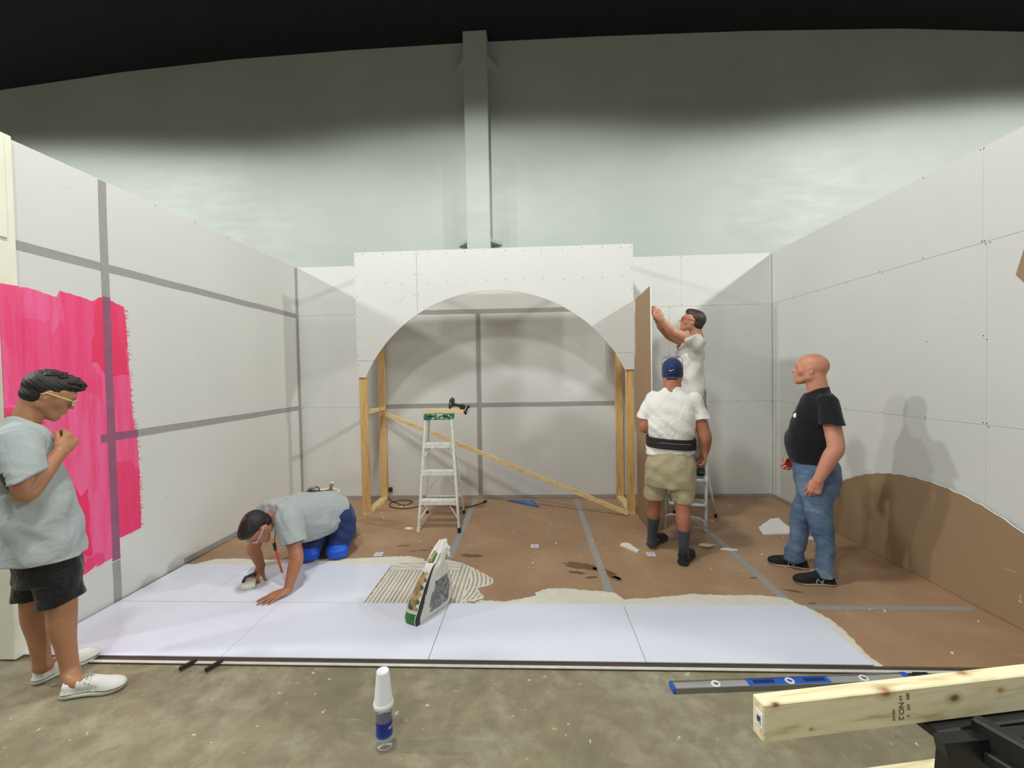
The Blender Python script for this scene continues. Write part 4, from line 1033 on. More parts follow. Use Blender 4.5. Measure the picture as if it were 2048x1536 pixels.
def shoe(F, heel, d, L=.285, Wd=.1, h=.085, up=(0, 0, 1), side=None, toe_up=.006, collar=.03, k=.018):
    d = A3(d)/np.linalg.norm(d); u = A3(up); u = u-d*np.dot(u, d); u /= np.linalg.norm(u); x = np.cross(d, u); H = A3(heel)
    P = lambda f, q, z: H+d*f*L+x*q*Wd+u*z
    M = np.stack([d, x, u], 1)
    F.chain([P(.13, 0, .016), P(.45, .0, .014), P(.72, .0, .014), P(.84, .0, .016+toe_up)], [.0385, .036, .047, .039], .02, flat=(u, .55))
    F.ell(P(.80, 0, .034+toe_up*.5), (.052, .043, .028), M, k)
    F.chain([P(.74, 0, .036), P(.52, 0, .056), P(.36, 0, h-.016)], [.037, .034, .034], k); F.chain([P(.15, 0, .035), P(.145, 0, h-.028)], [.034, .031], k)
    F.chain([P(.36, 0, h-.02), P(.17, 0, h-.03)], [.034, .031], k)
    F.plane(P(0, 0, 0), -u, .004)
    if collar: F.chain([P(.16, 0, h-.012), P(.33, 0, h+.008)], [.025, .026], .004, 's'); F.chain([P(.17, 0, h+.02), P(.33, 0, h+.04)], [.028, .028], .006, 's')
    return P
def person(loc, label):
    return thing('person', loc, label, 'person')
EYEW = mat('eye_white', srgb(225, 220, 212), .25, var=.02); EYEI = mat('eye_dark', srgb(46, 32, 24), .2)
def shoe_colour(H, u, z1, z2=None):
    H = A3(H); u = A3(u)/np.linalg.norm(u)
    def fn(p):
        h = (p-H)@u; m = np.zeros(len(p)); m[h < z1] = 1
        if z2: m[(h >= z1) & (h < z2)] = 2
        return m
    return fn
# -------- young man standing on the left, looking down into the booth
fr = Fr((-2.55, -3.42), (.64, .77)); P = fr.P; D = fr.D
P1 = person((-2.55, -3.42, -.01), 'young man in grey t-shirt and black shorts standing at left, hand at his chest')
SK1 = skin('skin_tan', srgb(178, 128, 94))
F = Field()
W = head(F, P(.016, 0, 1.552), D(.85, -.0, -.50), D(.50, 0, .85), .98, jaw=1.06, neck_to=P(-.078, 0, 1.40), neck_r=.054)
vloft(F, fr, [(.80, -.11, .08, -.16, .16), (1.0, -.12, .07, -.155, .155), (1.25, -.15, .0, -.17, .17), (1.36, -.15, -.01, -.15, .15), (1.405, -.12, -.03, -.09, .09)], .03)
arm(F, P(-.095, .175, 1.335), P(-.075, .235, 1.095), P(.045, .165, 1.262), (.056, .046, .047, .029))
hand(F, P(.047, .163, 1.266), D(.55, -.42, .80), D(-.55, -.5, .15), D(-.35, .1, .9), (.85, .95, 1.05, 1.1), 1.02, thumb=(.35, .35), spread=.02)
arm(F, P(-.095, -.175, 1.335), P(-.08, -.235, 1.10), P(.02, -.20, .93)); hand(F, P(.022, -.198, .925), D(.4, .1, -.9), D(0, 1, 0), D(.9, 0, .4), .35)
leg(F, P(.0, .085, .80), P(.028, .10, .455), P(.050, .10, .085), (.088, .061, .058, .036), back=-.008*fr.e); leg(F, P(-.03, -.085, .80), P(-.066, -.10, .46), P(-.05, -.10, .085), (.088, .061, .058, .036), back=-.006*fr.e)
hN = np.array([-2.440, -3.498, .0]); dN = np.array([.242, .065, 0]); hF = np.array([-2.695, -3.425, .0]); dF = np.array([.10, .23, 0]); dN /= np.linalg.norm(dN); dF /= np.linalg.norm(dF)
for H_, d_, an in ((hN, dN, P(.050, .10, .085)), (hF, dF, P(-.05, -.10, .085))):
    F.chain([an, H_+d_*.07+[0, 0, .06], H_+d_*.15+[0, 0, .038]], [.036, .034, .028], .02)
body = sculpt(F, P1.location+Vector((-.42, -.42, .0)), (-2.1, -3.0, 1.74), .0042, 'body', SK1, P1)
face_bits(W, P1, EYEW, EYEI, mat('brow_black', srgb(24, 20, 18), .7))
HR1 = hairmat('hair_black', srgb(30, 25, 22))
F = Field(); f1 = lambda c, R, k=.02, op='u': F.ell(W(*c), R, W.M, k, op)
f1((0, -.020, .040), (.082, .104, .092)); f1((0, .03, .085), (.062, .07, .052)); f1((.0, .056, .108), (.050, .038, .024), .02)
for i in range(95):                                  # loose locks swept up and forward
    a = rnd.uniform(-.062, .062); y = rnd.uniform(-.085, .088); z = .036+.094*math.sqrt(max(0, 1-(a/.088)**2-((y+.015)/.125)**2))
    Rm = W.M@np.array(Matrix.Rotation(rnd.uniform(.1, .9), 3, 'X') @ Matrix.Rotation(rnd.uniform(-.5, .5), 3, 'Z'))
    F.ell(W(a, y+.010, z+.004+(.007 if y > .03 else 0)), (.009, .020 if y > .02 else .016, .0075), Rm, .004)
F.plane(W(0, .092, .074), W.M@np.array([0, .15, -.185]), .01)
f1((0, -.035, -.02), (.073, .072, .055), .012); F.plane(W(0, -.04, -.062), -W.M[:, 2], .006)
F.fold(wave(.0008, (190, 120, 220), (130, 90, 140)))
F.ell(W(.082, -.004, -.002), (.02, .017, .030), W.M, .004, 's'); F.ell(W(-.082, -.004, -.002), (.02, .017, .030), W.M, .004, 's')
F._a(lambda p: -((p-W(0, .02, 0))@W.M[:, 1])*0+np.maximum((p-W(0, .028, 0))@W.M[:, 1], (W(0, 0, .045)-p)@W.M[:, 2])*0-9, 'i', .001)
F.ell(W(0, .085, .0), (.09, .055, .055), W.M, .006, 's')
sculpt(F, W(0, 0, .03)-.17, W(0, 0, .03)+.19, .0026, 'hair', HR1, P1)
# glasses and necklace
GL = mat('clear_frame_yellow', srgb(226, 210, 150), .25); LEN_ = NT('lens_glass'); LEN_.b.inputs['Transmission Weight'].default_value = .95; LEN_.b.inputs['Roughness'].default_value = .02; LEN_.b.inputs['IOR'].default_value = 1.05; LEN_ = LEN_.m
def glasses(W, parent, m, r=.0022, lens=LEN_, rim=.022, name='glasses'):
    b = MB()
    for q in (-1, 1):
        b.tube([W(q*(.033+rim*1.12*math.cos(t)), .108-.010*abs(math.cos(t))*(1 if q*math.cos(t)*q > 0 else .2), .010+rim*.78*math.sin(t)) for t in [2*math.pi*i/18 for i in range(18)]], r, 8, True)
        b.tube([W(q*.058, .098, .016), W(q*.078, .085, .016), W(q*.088, .03, .013), W(q*.0915, -.012, .012), W(q*.088, -.032, -.004)], r, 8)
    b.tube([W(-.012, .107, .014), W(0, .111, .016), W(.012, .107, .014)], r, 8)
    o = b.build(name, m, parent)
    for q in (-1, 1):
        l = MB(); cs = [W(q*(.033+rim*1.1*math.cos(t)), .107-.006*abs(math.cos(t)), .010+rim*.76*math.sin(t)) for t in [2*math.pi*i/18 for i in range(18)]]
        l.add(cs+[c-W.M[:, 1]*.001 for c in cs], [tuple(range(18)), tuple(range(18, 36))[::-1]]+[(i, 18+i, 18+(i+1) % 18, (i+1) % 18) for i in range(18)]); l.build('lens', lens, o)
glasses(W, P1, GL, .0026)
GOLD = mat('gold_chain', srgb(214, 176, 96), .3, .9)
MB().tube([P(-.070+.068*math.cos(t), .066*math.sin(t), 1.435-.026*math.cos(t)) for t in [2*math.pi*i/36 for i in range(36)]], .0022, 6, True).build('necklace', GOLD, P1)
# t-shirt
TS1 = cloth('grey_marl_jersey', srgb(172, 180, 180), marl=.35, wrinkle=.45)
F = Field()
vloft(F, fr, [(.66, -.195, .138, -.205, .205), (.80, -.19, .13, -.20, .20), (1.0, -.19, .102, -.195, .195), (1.15, -.19, .066, -.195, .195), (1.28, -.185, .035, -.195, .195), (1.36, -.165, .012, -.17, .17), (1.41, -.145, -.01, -.105, .105), (1.445, -.132, -.035, -.072, .072)], .03, capk=.01)
F.plane(P(0, 0, .712), D(-.05, .0, -1), .004)
sleeve(F, P(-.095, .165, 1.348), P(-.078, .235, 1.155), .080, .086, D(.50, .22, -.82), hem_at=P(-.085, .24, 1.15)); sleeve(F, P(-.095, -.165, 1.348), P(-.085, -.235, 1.16), .080, .084)
F.fold(wave(.005, (26, -14, 9), (9, 7, 14))); F.fold(wave(.005, (14, 22, -26), (12, 4, 9), ph=1.3)); F.fold(wave(.0022, (60, -30, 34), (20, 16, 11), ph=2.2))
# neck opening, cut along the sloping collar
F.cone(P(-.078, 0, 1.42), P(-.055, 0, 1.52), .068, .075, .004, 's'); F.plane(P(-.065, 0, 1.437), D(.55, 0, .83), .004)
F.plane(P(0, 0, .712), D(-.05, .0, -1), .004)
sculpt(F, (-2.99, -3.88, .6), (-2.1, -2.95, 1.5), .0042, 't_shirt', TS1, P1)
# shorts
BK1 = cloth('black_nylon', srgb(20, 20, 23), .5, wrinkle=.6, ws=14)
F = Field()
vloft(F, fr, [(.60, -.145, .118, -.18, .18), (.75, -.15, .115, -.18, .18), (.93, -.13, .10, -.165, .165)], .02)
for (a, w, z, top) in ((.028, .102, .487, (.0, .09, .78)), (-.062, -.10, .478, (-.02, -.09, .78))):
    sleeve(F, P(*top), P(a, w, z), .092, .094, D(.12, 0, -1), .02, .06)
F.fold(wave(.003, (30, 20, -34), (12, 9, 5))); F.fold(wave(.0015, (-50, 30, 44), (14, 20, 9), ph=1))
sculpt(F, (-2.85, -3.72, .40), (-2.25, -3.12, .98), .0042, 'shorts', BK1, P1)
SH1 = mat('white_canvas', srgb(226, 226, 218), .7, var=.05, bump=.25, bscale=300); SL1 = mat('rubber_sole_white', srgb(206, 203, 192), .55, var=.06); PIP = mat('grey_piping', srgb(96, 96, 92), .6); LACE = mat('grey_laces', srgb(170, 170, 160), .8)
for H_, d_ in ((hN, dN), (hF, dF)):
    F = Field(); Q = shoe(F, H_+[0, 0, -.009], d_, .292, .1, .082)
    so = sculpt(F, H_-[.12, .12, .02], H_+np.array([.36, .36, .12]), .0026, 'sneaker', [SH1, SL1, PIP], P1, colour=shoe_colour(H_+[0, 0, -.009], (0, 0, 1), .024, .028))
    b = MB()
    for i in range(6):
        f = .44+.058*i; z = .103-.0105*i
        b.tube([Q(f, -.24, z-.014), Q(f+.008, 0, z), Q(f, .24, z-.014)], .0032, 8)
        b.tube([Q(f, -.24, z-.014), Q(f+.04, 0, z-.004), Q(f+.058, .24, z-.024)], .003, 8)
    b.tube([Q(.46, 0, .100), Q(.40, .22, .108), Q(.36, .34, .09), Q(.42, .1, .1)], .0026, 8); b.tube([Q(.46, 0, .100), Q(.40, -.2, .108), Q(.38, -.34, .085)], .0026, 8)
    b.build('laces', LACE, so)
    for i in range(6):
        for q in (-1, 1): e = MB(); e.disc(Q(.44+.056*i, q*.345, .077-.0085*i), Vector(Q(0, q, .9))-Vector(Q(0, 0, 0)), .0042, 10); e.build('eyelet', PIP, so)
# -------- bald man in a black t-shirt, standing on the right and looking at the arch
fr = Fr((2.15, -2.13), (.86, -.52)); P = fr.P; D = fr.D
P4 = person((2.15, -2.13, 0), 'bald man in black t-shirt and blue jeans standing at right in profile')
SK4 = skin('skin_pink', srgb(208, 146, 118), .1)
F = Field()
W = head(F, P(.030, 0, 1.606), D(-1, -.10, .10), D(.1, 0, 1), 1.0, nose=1.1, jaw=1.06, neck_to=P(.080, 0, 1.42), neck_r=.067)
F.ell(W(0, -.008, .045), (.074, .090, .078), W.M, .03)
vloft(F, fr, [(.95, -.10, .17, -.17, .17), (1.2, -.07, .17, -.18, .18), (1.36, -.01, .16, -.15, .15), (1.42, .01, .13, -.09, .09)], .03)
arm(F, P(.135, .165, 1.345), P(.172, .235, 1.055), P(.068, .245, .81), (.060, .054, .052, .034))
hand(F, P(.066, .245, .808), D(-.25, 0, -1), D(.55, -.8, -.2), D(-.9, .1, .1), (.75, .8, .85, .9), 1.08, thumb=(.25, .35), spread=.02)
arm(F, P(.12, -.165, 1.345), P(.13, -.235, 1.06), P(-.065, -.21, .885), (.060, .054, .050, .032))
hand(F, P(-.067, -.21, .882), D(-.75, .1, -.62), D(-.1, .95, -.2), D(-.4, .1, .9), (.8, .8, .8, .8), 1.05, thumb=(.3, .5), spread=.02)
leg(F, P(.07, .09, .80), P(.085, .10, .46), P(.108, .10, .09), (.08, .055, .05, .034)); leg(F, P(.06, -.09, .80), P(-.035, -.10, .42), P(-.075, -.10, .09), (.08, .055, .05, .034))
hN, tN = np.array([2.262, -2.292, 0]), np.array([1.975, -2.252, 0]); hF, tF = np.array([2.232, -2.028, 0]), np.array([1.955, -1.905, 0])
for h_, t_ in ((hN, tN), (hF, tF)): F.cone(h_*.85+t_*.15+[0, 0, .07], h_*.5+t_*.5+[0, 0, .04], .032, .028)
sculpt(F, (1.75, -2.55, .02), (2.62, -1.75, 1.76), .0045, 'body', SK4, P4)
face_bits(W, P4, EYEW, EYEI, mat('brow_grey', srgb(150, 120, 100), .8))
TS4 = cloth('black_jersey', srgb(17, 20, 25), .8, wrinkle=.35)
F = Field()
vloft(F, fr, [(.90, -.105, .195, -.195, .185), (.95, -.135, .20, -.205, .19), (1.05, -.148, .205, -.205, .195), (1.15, -.122, .215, -.20, .20), (1.25, -.092, .218, -.20, .20), (1.33, -.062, .21, -.195, .195), (1.385, -.038, .185, -.165, .165), (1.43, -.012, .155, -.11, .11), (1.475, .012, .14, -.075, .075)], .03, capk=.01)
sleeve(F, P(.125, .15, 1.36), P(.152, .232, 1.215), .075, .072, D(0, .08, -1)); sleeve(F, P(.12, -.15, 1.36), P(.135, -.23, 1.21), .075, .072, D(0, -.1, -1))
F.fold(wave(.0035, (22, -18, 12), (9, 7, 14))); F.fold(wave(.003, (14, 26, -30), (12, 4, 9), ph=1.3)); F.fold(wave(.0018, (60, -30, 34), (20, 16, 11), ph=2.2))
F.cone(P(.06, 0, 1.44), P(.05, 0, 1.54), .070, .072, .004, 's'); F.plane(P(.06, 0, 1.463), D(-.48, 0, .88), .004); F.plane(P(0, 0, .905), D(.0, 0, -1), .004)
T4 = sculpt(F, (1.75, -2.55, .86), (2.62, -1.75, 1.53), .0045, 't_shirt', TS4, P4)
bc4 = Vector(P(-.068, .115, 1.262)); bn_ = Vector(D(-.72, .68, .25))
for q in range(60):                                   # move the badge out to the cloth surface
    if F.ev(np.array([bc4]))[0] > .001: break
    bc4 += bn_*.003
MB().lathe(bc4, [(0, -.004), (.018, -.004), (.0185, .0015), (.0165, .003), (0, .0035)], 24, bn_).build('round_badge', mat('badge_white', srgb(240, 242, 240), .35), P4)
k = NT('washed_denim'); v_ = k.coord(); a_ = k.noise(v_, 3.2, 4); b_ = k.noise(k.coord((1, 1, .25)), 320, 3)
c_ = k.ramp(a_, [(.32, srgb(74, 96, 124)), (.55, srgb(106, 130, 156)), (.72, srgb(148, 168, 188))]); c_ = k.mix(k.ramp(b_, [(.4, (0, 0, 0, 1)), (.6, (.35, .35, .35, 1))]), c_, srgb(66, 90, 124))
k.L(c_, k.b.inputs['Base Color']); k.b.inputs['Roughness'].default_value = .85; k.bump(k.noise(v_, 16, 4), .5, .012); DEN = k.m
F = Field()
vloft(F, fr, [(.66, -.07, .205, -.175, .175), (.72, -.075, .215, -.18, .18), (.80, -.09, .222, -.185, .185), (.88, -.10, .215, -.18, .18), (.915, -.10, .20, -.17, .17)], .02)
F.chain([P(.075, .09, .72), P(.068, .10, .60), P(.088, .10, .45), P(.115, .10, .29), P(.110, .10, .12), P(.112, .10, .05)], [.115, .095, .082, .062, .061, .068], .02)
F.chain([P(.055, -.09, .72), P(.02, -.10, .60), P(-.036, -.10, .42), P(-.052, -.10, .25), P(-.078, -.10, .14), P(-.082, -.10, .085)], [.115, .092, .078, .062, .068, .074], .02)
F.plane(P(.1, .1, .060), D(0, 0, -1), .006)
F.fold(wave(.0022, (34, 10, 42), (19, 24, 16))); F.fold(wave(.0018, (-40, 46, 30), (22, 14, 26), ph=2)); F.fold(wave(.0012, (70, 36, 90), (32, 24, 46), ph=1))
JN = sculpt(F, (1.75, -2.55, .03), (2.62, -1.75, .94), .0045, 'jeans', DEN, P4)
SHB = mat('black_suede', srgb(24, 24, 25), .8, var=.2, bump=.3, bscale=200); SLW = mat('cream_midsole', srgb(216, 208, 186), .6); LGR = mat('logo_grey', srgb(150, 168, 172), .5); LGD = mat('logo_dark', srgb(22, 22, 24), .7)
for i, (h_, t_, sg) in enumerate(((hN, tN, 1), (hF, tF, 1))):
    F = Field(); d_ = (t_-h_)/np.linalg.norm(t_-h_); Q = shoe(F, h_, d_, .292, .1, .085)
    so = sculpt(F, np.minimum(h_, t_)-[.1, .1, .02], np.maximum(h_, t_)+np.array([.1, .1, .14]), .0028, 'sneaker', [SHB, SLW], P4, colour=shoe_colour(h_, (0, 0, 1), .017))
    x_ = np.cross(d_, [0, 0, 1.]); x_ = x_ if x_@fr.v > 0 else -x_
    # N-shaped emblem on the side facing the camera
    def sp(f, z):
        p = h_+d_*f*.292+np.array([0, 0, z])+x_*.075
        for _ in range(110):
            if F.ev(np.array([p]))[0] < .0022: break
            p = p-x_*.0008
        return p
    b = MB().m(LGR)
    for pa, pb in (((.50, .022), (.47, .052)), ((.47, .052), (.36, .022)), ((.36, .022), (.33, .052))): b.tube([sp(pa[0]+(pb[0]-pa[0])*q/4, pa[1]+(pb[1]-pa[1])*q/4) for q in range(5)], .0042, 6)
    b.build('emblem', None, so)
    b = MB()
    for q in range(5): b.tube([Q(.46+.05*q, -.22, .088-.008*q), Q(.47+.05*q, 0, .098-.010*q), Q(.46+.05*q, .22, .088-.008*q)], .003, 6)
    b.build('laces', SHB, so)
    MB().box(Q(.40, 0, .108), (.028, .028, .006), Matrix.Rotation(.5, 3, 'Y')).build('tongue_label', LGR, so)
# red measuring tape held in the far hand
tm = thing('tape_measure', P(-.125, -.20, .82), 'small red tape measure in the bald man\'s far hand', 'tape measure')
MB().m(mat('red_plastic', srgb(200, 30, 48), .35)).box(P(-.128, -.185, .832), (.055, .035, .055), Matrix.Rotation(-.55, 3, 'Z'), .008).build('case', None, tm)
MB().bar(P(-.11, -.185, .862), P(-.165, -.185, .866), .016, .003, (0, 0, 1)).build('strap', mat('strap_brown', srgb(110, 70, 60), .6), tm)
# -------- man seen from behind in white t-shirt, lumbar belt, khaki shorts and navy cap
fr = Fr((1.28, -1.8), (.95, -.31)); P = fr.P; D = fr.D
P3 = person((1.28, -1.8, 0), 'man seen from behind in navy cap, white t-shirt, black back belt and khaki shorts')
SK3 = skin('skin_ruddy', srgb(176, 115, 88), .16)
F = Field()
W = head(F, P(-.043, -.045, 1.602), D(0.03, -1, .02), D(0, 0, 1), 1.03, jaw=1.05, neck_to=P(-.045, .0, 1.44), neck_r=.068)
vloft(F, fr, [(.95, -.22, .10, -.13, .10), (1.2, -.21, .12, -.13, .10), (1.37, -.20, .12, -.10, .08), (1.43, -.13, .05, -.07, .06)], .03)
arm(F, P(-.215, -.01, 1.345), P(-.275, .02, 1.125), P(-.20, -.24, 1.20), (.056, .048, .048, .032))
hand(F, P(-.198, -.243, 1.202), D(.05, -1, .25), D(1, 0, 0), D(0, .2, 1), (.55, .6, .6, .6), 1.05, thumb=(.5, .3))
arm(F, P(.135, .0, 1.345), P(.212, .02, 1.06), P(.212, -.015, .945), (.058, .050, .047, .033)); F.chain([P(.205, .02, 1.07), P(.212, .0, 1.0), P(.208, -.015, .93)], [.047, .042, .03], .02)
hand(F, P(.208, -.012, .935), D(-.03, -.12, -1), D(-.9, -.4, 0), D(-.2, -.95, 0), (.5, .55, .65, .7), 1.08, thumb=(.35, .35))
leg(F, P(-.17, -.03, .72), P(-.205, -.07, .44), P(-.232, -.105, .10), (.09, .060, .054, .036), back=.012*fr.v); leg(F, P(.02, .02, .72), P(.03, .05, .44), P(.034, .115, .10), (.09, .062, .058, .038), back=.012*fr.v)
hL, tL_ = np.array([1.075, -1.585, 0]), np.array([1.29, -1.39, 0]); hR, tR_ = np.array([1.235, -1.985, 0]), np.array([1.405, -1.745, 0])
for h_, t_ in ((hL, tL_), (hR, tR_)): F.cone(h_*.82+t_*.18+[0, 0, .08], h_*.5+t_*.5+[0, 0, .045], .034, .03)
sculpt(F, (.9, -2.15, .03), (1.75, -1.3, 1.76), .0045, 'body', SK3, P3)
HR3 = hairmat('hair_dark_brown', srgb(58, 44, 36))
F = Field(); F.ell(W(0, -.018, .000), (.079, .093, .088), W.M); F.plane(W(0, .03, 0), W.M[:, 1], .01); F.plane(W(0, 0, -.070), -W.M[:, 2], .004); F.plane(W(0, 0, .05), W.M[:, 2], .01)
for q in (-1, 1): F.ell(W(q*.088, .0, -.01), (.022, .03, .035), W.M, .004, 's')
F.fold(wave(.0006, (230, 120, 260), (60, 80, 40)))
sculpt(F, W(0, 0, 0)-.14, W(0, 0, 0)+.14, .003, 'hair', HR3, P3)
NVY = cloth('navy_twill', srgb(34, 50, 92), .7, wrinkle=.12)
F = Field(); F.ell(W(0, -.012, .036), (.088, .112, .096), W.M); F.ell(W(0, -.014, .002), (.086, .100, .088), W.M, .01); F.plane(W(0, 0, -.054), -W.M[:, 2], .004)
F.ell(W(0, -.105, -.036), (.034, .06, .027), W.M, .003, 's'); F.cone(W(-.038, -.101, -.044), W(.038, -.101, -.044), .0065, .0065, .004, flat=(W.M[:, 2], 1.4))
F.ell(W(0, .11, .012), (.068, .075, .010), W.M, .01)
CP = sculpt(F, W(0, 0, 0)-.2, W(0, 0, 0)+.2, .003, 'baseball_cap', NVY, P3)
MB().lathe(W(0, -.012, .130), [(.0, .006), (.006, .004), (.008, 0)], 12, W.M[:, 2]).build('top_button', NVY, CP)
# check-shaped swoosh
pts = []
for (x, z) in [(-.018, .004), (-.017, -.002), (-.012, -.006), (-.005, -.005), (.008, .001), (.022, .008)]:
    p = W(x, -.15, .026+z)
    for _ in range(90):
        if F.ev(np.array([p]))[0] < .0008: break
        p = p+W.M[:, 1]*.001
    pts.append(p)
MB().tube(pts, [.0014, .0026, .0034, .0030, .0020, .0006], 8).build('check_emblem', mat('embroidery_white', srgb(225, 228, 232), .6), CP)
def capglasses():
    b = MB(); m = mat('dark_frame', srgb(48, 52, 60), .4)
    for q in (-1, 1):
        b.tube([W(q*(.033+.024*math.cos(t)), .050+.012*math.sin(t), .134+.008*math.sin(t)) for t in [2*math.pi*i/16 for i in range(16)]], .002, 6, True)
        b.tube([W(q*.058, .060, .138), W(q*.074, .045, .128), W(q*.079, .0, .108), W(q*.082, -.045, .085), W(q*.082, -.06, .070)], .0022, 6)
    b.tube([W(-.01, .062, .136), W(.01, .062, .136)], .002, 6); return b.build('glasses', m, P3)
capglasses()
WHT = cloth('white_jersey', srgb(232, 231, 224), .8, wrinkle=.4)
F = Field()
vloft(F, fr, [(.90, -.272, .128, -.17, .13), (.96, -.268, .128, -.18, .135), (1.03, -.252, .122, -.20, .13), (1.10, -.256, .146, -.20, .145), (1.2, -.252, .15, -.19, .15), (1.3, -.250, .155, -.16, .14), (1.375, -.240, .15, -.13, .115), (1.42, -.19, .10, -.10, .095), (1.455, -.135, .045, -.08, .075), (1.49, -.112, .022, -.07, .062)], .03, n=2.6, capk=.01)
sleeve(F, P(-.205, .0, 1.375), P(-.285, .015, 1.205), .068, .062, D(-.15, 0, -1)); sleeve(F, P(.125, .0, 1.375), P(.182, .015, 1.215), .068, .066, D(.1, 0, -1))
F.fold(wave(.0028, (26, -10, 22), (9, 7, 14))); F.fold(wave(.003, (14, 12, 44), (16, 4, 9), ph=1.3)); F.fold(wave(.0018, (50, -30, 70), (20, 16, 11), ph=2.2))
F.plane(P(-.045, .05, 1.484), D(0, -.1, 1), .004)
sculpt(F, (.8, -2.15, .86), (1.7, -1.45, 1.53), .0045, 't_shirt', WHT, P3)
F = Field(); BL3 = mat('black_elastic', srgb(28, 27, 27), .7, bump=.4, bscale=150); k3 = MATS['black_elastic']
# belt: tilted band round the waist
F.loft(P(-.060, 0, .958), P(-.060, 0, 1.046), fr.v, [(0, .178, .206, -.025, -.002), (1, .188, .206, -.03, -.002)], n=2.6, capk=.004)
Fx = Field(); Fx._a(lambda p: F.ev(p+np.outer((p-P(-.06, 0, 0))@fr.e*.055, [0, 0, 1])), 'u', .001); Fx.fold(wave(.0006, (3, 3, 190), (6, 7, 2)))
BE = sculpt(Fx, (.8, -2.15, .86), (1.7, -1.45, 1.16), .004, 'back_support_belt', BL3, P3)
b = MB()
for t0, t1, z in ((-.15, .10, 1.012),):
    pts = []
    for i in range(14):
        a = t0+(t1-t0)*i/13; q = P(a, .22, z-(a+.06)*.055-.0)
        for _ in range(90):
            if Fx.ev(np.array([q]))[0] < .001: break
            q = q-fr.v*.002
        pts.append(q)
    b.tube(pts, .0016, 6)
b.build('piping', mat('tan_piping', srgb(178, 150, 118), .6), BE)
KH = cloth('khaki_cotton', srgb(176, 166, 132), .85, wrinkle=.4, ws=8)
F = Field()
vloft(F, fr, [(.62, -.275, .135, -.15, .14), (.70, -.280, .145, -.16, .15), (.80, -.272, .142, -.16, .155), (.88, -.262, .128, -.15, .14), (.925, -.255, .12, -.145, .13)], .02)
sleeve(F, P(-.175, -.01, .70), P(-.200, -.035, .492), .102, .094, D(0, 0, -1), .02, .05); sleeve(F, P(.03, .01, .70), P(.030, .03, .492), .104, .088, D(0, 0, -1), .02, .05)
F.cone(P(-.078, .25, .56), P(-.078, .16, .62), .03, .01, .03, 's')
F.fold(wave(.0035, (26, 10, 36), (10, 7, 12))); F.fold(wave(.0025, (-40, 30, 30), (16, 14, 9), ph=1.3))
KS = sculpt(F, (.8, -2.15, .44), (1.7, -1.4, .96), .0045, 'shorts', KH, P3)
for a0, a1 in ((-.245, -.135), (-.02, .09)):
    pts = []
    for i in range(12):
        t = i/11; a = a0+(a1-a0)*t; q = P(a, .24, .835-.03*math.sin(math.pi*t)+(.0 if a0 < -.1 else .012*t))
        for _ in range(90):
            if F.ev(np.array([q]))[0] < .001: break
            q = q-fr.v*.002
        pts.append(q)
    MB().tube(pts, .0025, 6).build('pocket_seam', KH, KS)
SOC = cloth('charcoal_sock', srgb(66, 70, 76), .9, wrinkle=.1)
for (kn, an, zt) in ((P(-.205, -.07, .44), P(-.232, -.105, .10), .30), (P(.03, .05, .44), P(.034, .115, .10), .275)):
    F = Field(); u_ = (kn-an)/(kn-an)[2]; top = an+u_*(zt-.10)
    F.chain([top+u_*.03+.006*fr.v, top+.008*fr.v, an*.6+top*.4+.004*fr.v, an+u_*.02, an-[0, 0, .04]], [.060, .058, .046, .042, .042]); F.plane(top, [0, 0, 1], .003)
    sculpt(F, an-[.1, .1, .08], top+np.array([.1, .1, .05]), .004, 'sock', SOC, P3)
BSN = mat('black_mesh', srgb(34, 35, 38), .8, var=.25, bump=.4, bscale=150); BSL = mat('black_sole', srgb(50, 52, 56), .7)
for h_, t_ in ((hL, tL_), (hR, tR_)):
    F = Field(); d_ = (t_-h_)/np.linalg.norm(t_-h_); Q = shoe(F, h_, d_, .295, .1, .095, collar=.0); F.chain([Q(.15, 0, .03), Q(.13, 0, .100)], [.036, .034], .02)
    F.fold(wave(.0018, (90, 70, 120), (20, 14, 8)))
    so = sculpt(F, np.minimum(h_, t_)-[.1, .1, .02], np.maximum(h_, t_)+np.array([.1, .1, .16]), .003, 'sneaker', [BSN, BSL], P3, colour=shoe_colour(h_, (0, 0, 1), .028))
    b = MB()
    for q in range(4): b.tube([Q(.44+.06*q, -.24, .083-.009*q), Q(.46+.06*q, 0, .100-.011*q), Q(.44+.06*q, .24, .083-.009*q)], .0035, 6)
    b.build('laces', mat('lace_tan', srgb(120, 112, 84), .8), so)
# -------- man on the step stool, reaching up to hold the sheet
fr = Fr((1.72, -1.1), (.94, -.34)); P = fr.P; D = fr.D
P2 = person((1.72, -1.1, .5), 'man with red glasses and white t-shirt standing on the stool, arms raised to the sheet')
SK2 = skin('skin_fair_ruddy', srgb(204, 148, 118), .14)
F = Field()
W = head(F, P(-.052, 0, 2.115), D(-.94, -.06, .30), D(.30, 0, .94), 1.0, nose=1.15, jaw=.98, neck_to=P(.0, 0, 1.93), neck_r=.056)
vloft(F, fr, [(1.44, -.14, .03, -.13, .13), (1.7, -.17, .03, -.16, .16), (1.87, -.13, .03, -.15, .15), (1.93, -.07, .03, -.09, .09)], .03)
sL, sR = P(-.035, .175, 1.900), P(-.075, -.165, 1.900)
arm(F, sL, P(-.235, .265, 2.005), P(-.338, .335, 2.125), (.056, .044, .044, .029)); arm(F, sR, P(-.262, .075, 1.975), P(-.352, .265, 2.060), (.056, .044, .042, .028))
hand(F, P(-.332, .345, 2.128), D(-.62, .15, .72), D(-.6, -.75, .1), D(-.3, .15, .8), (.35, .5, .55, .6), 1.0, thumb=(.35, .45), spread=.03)
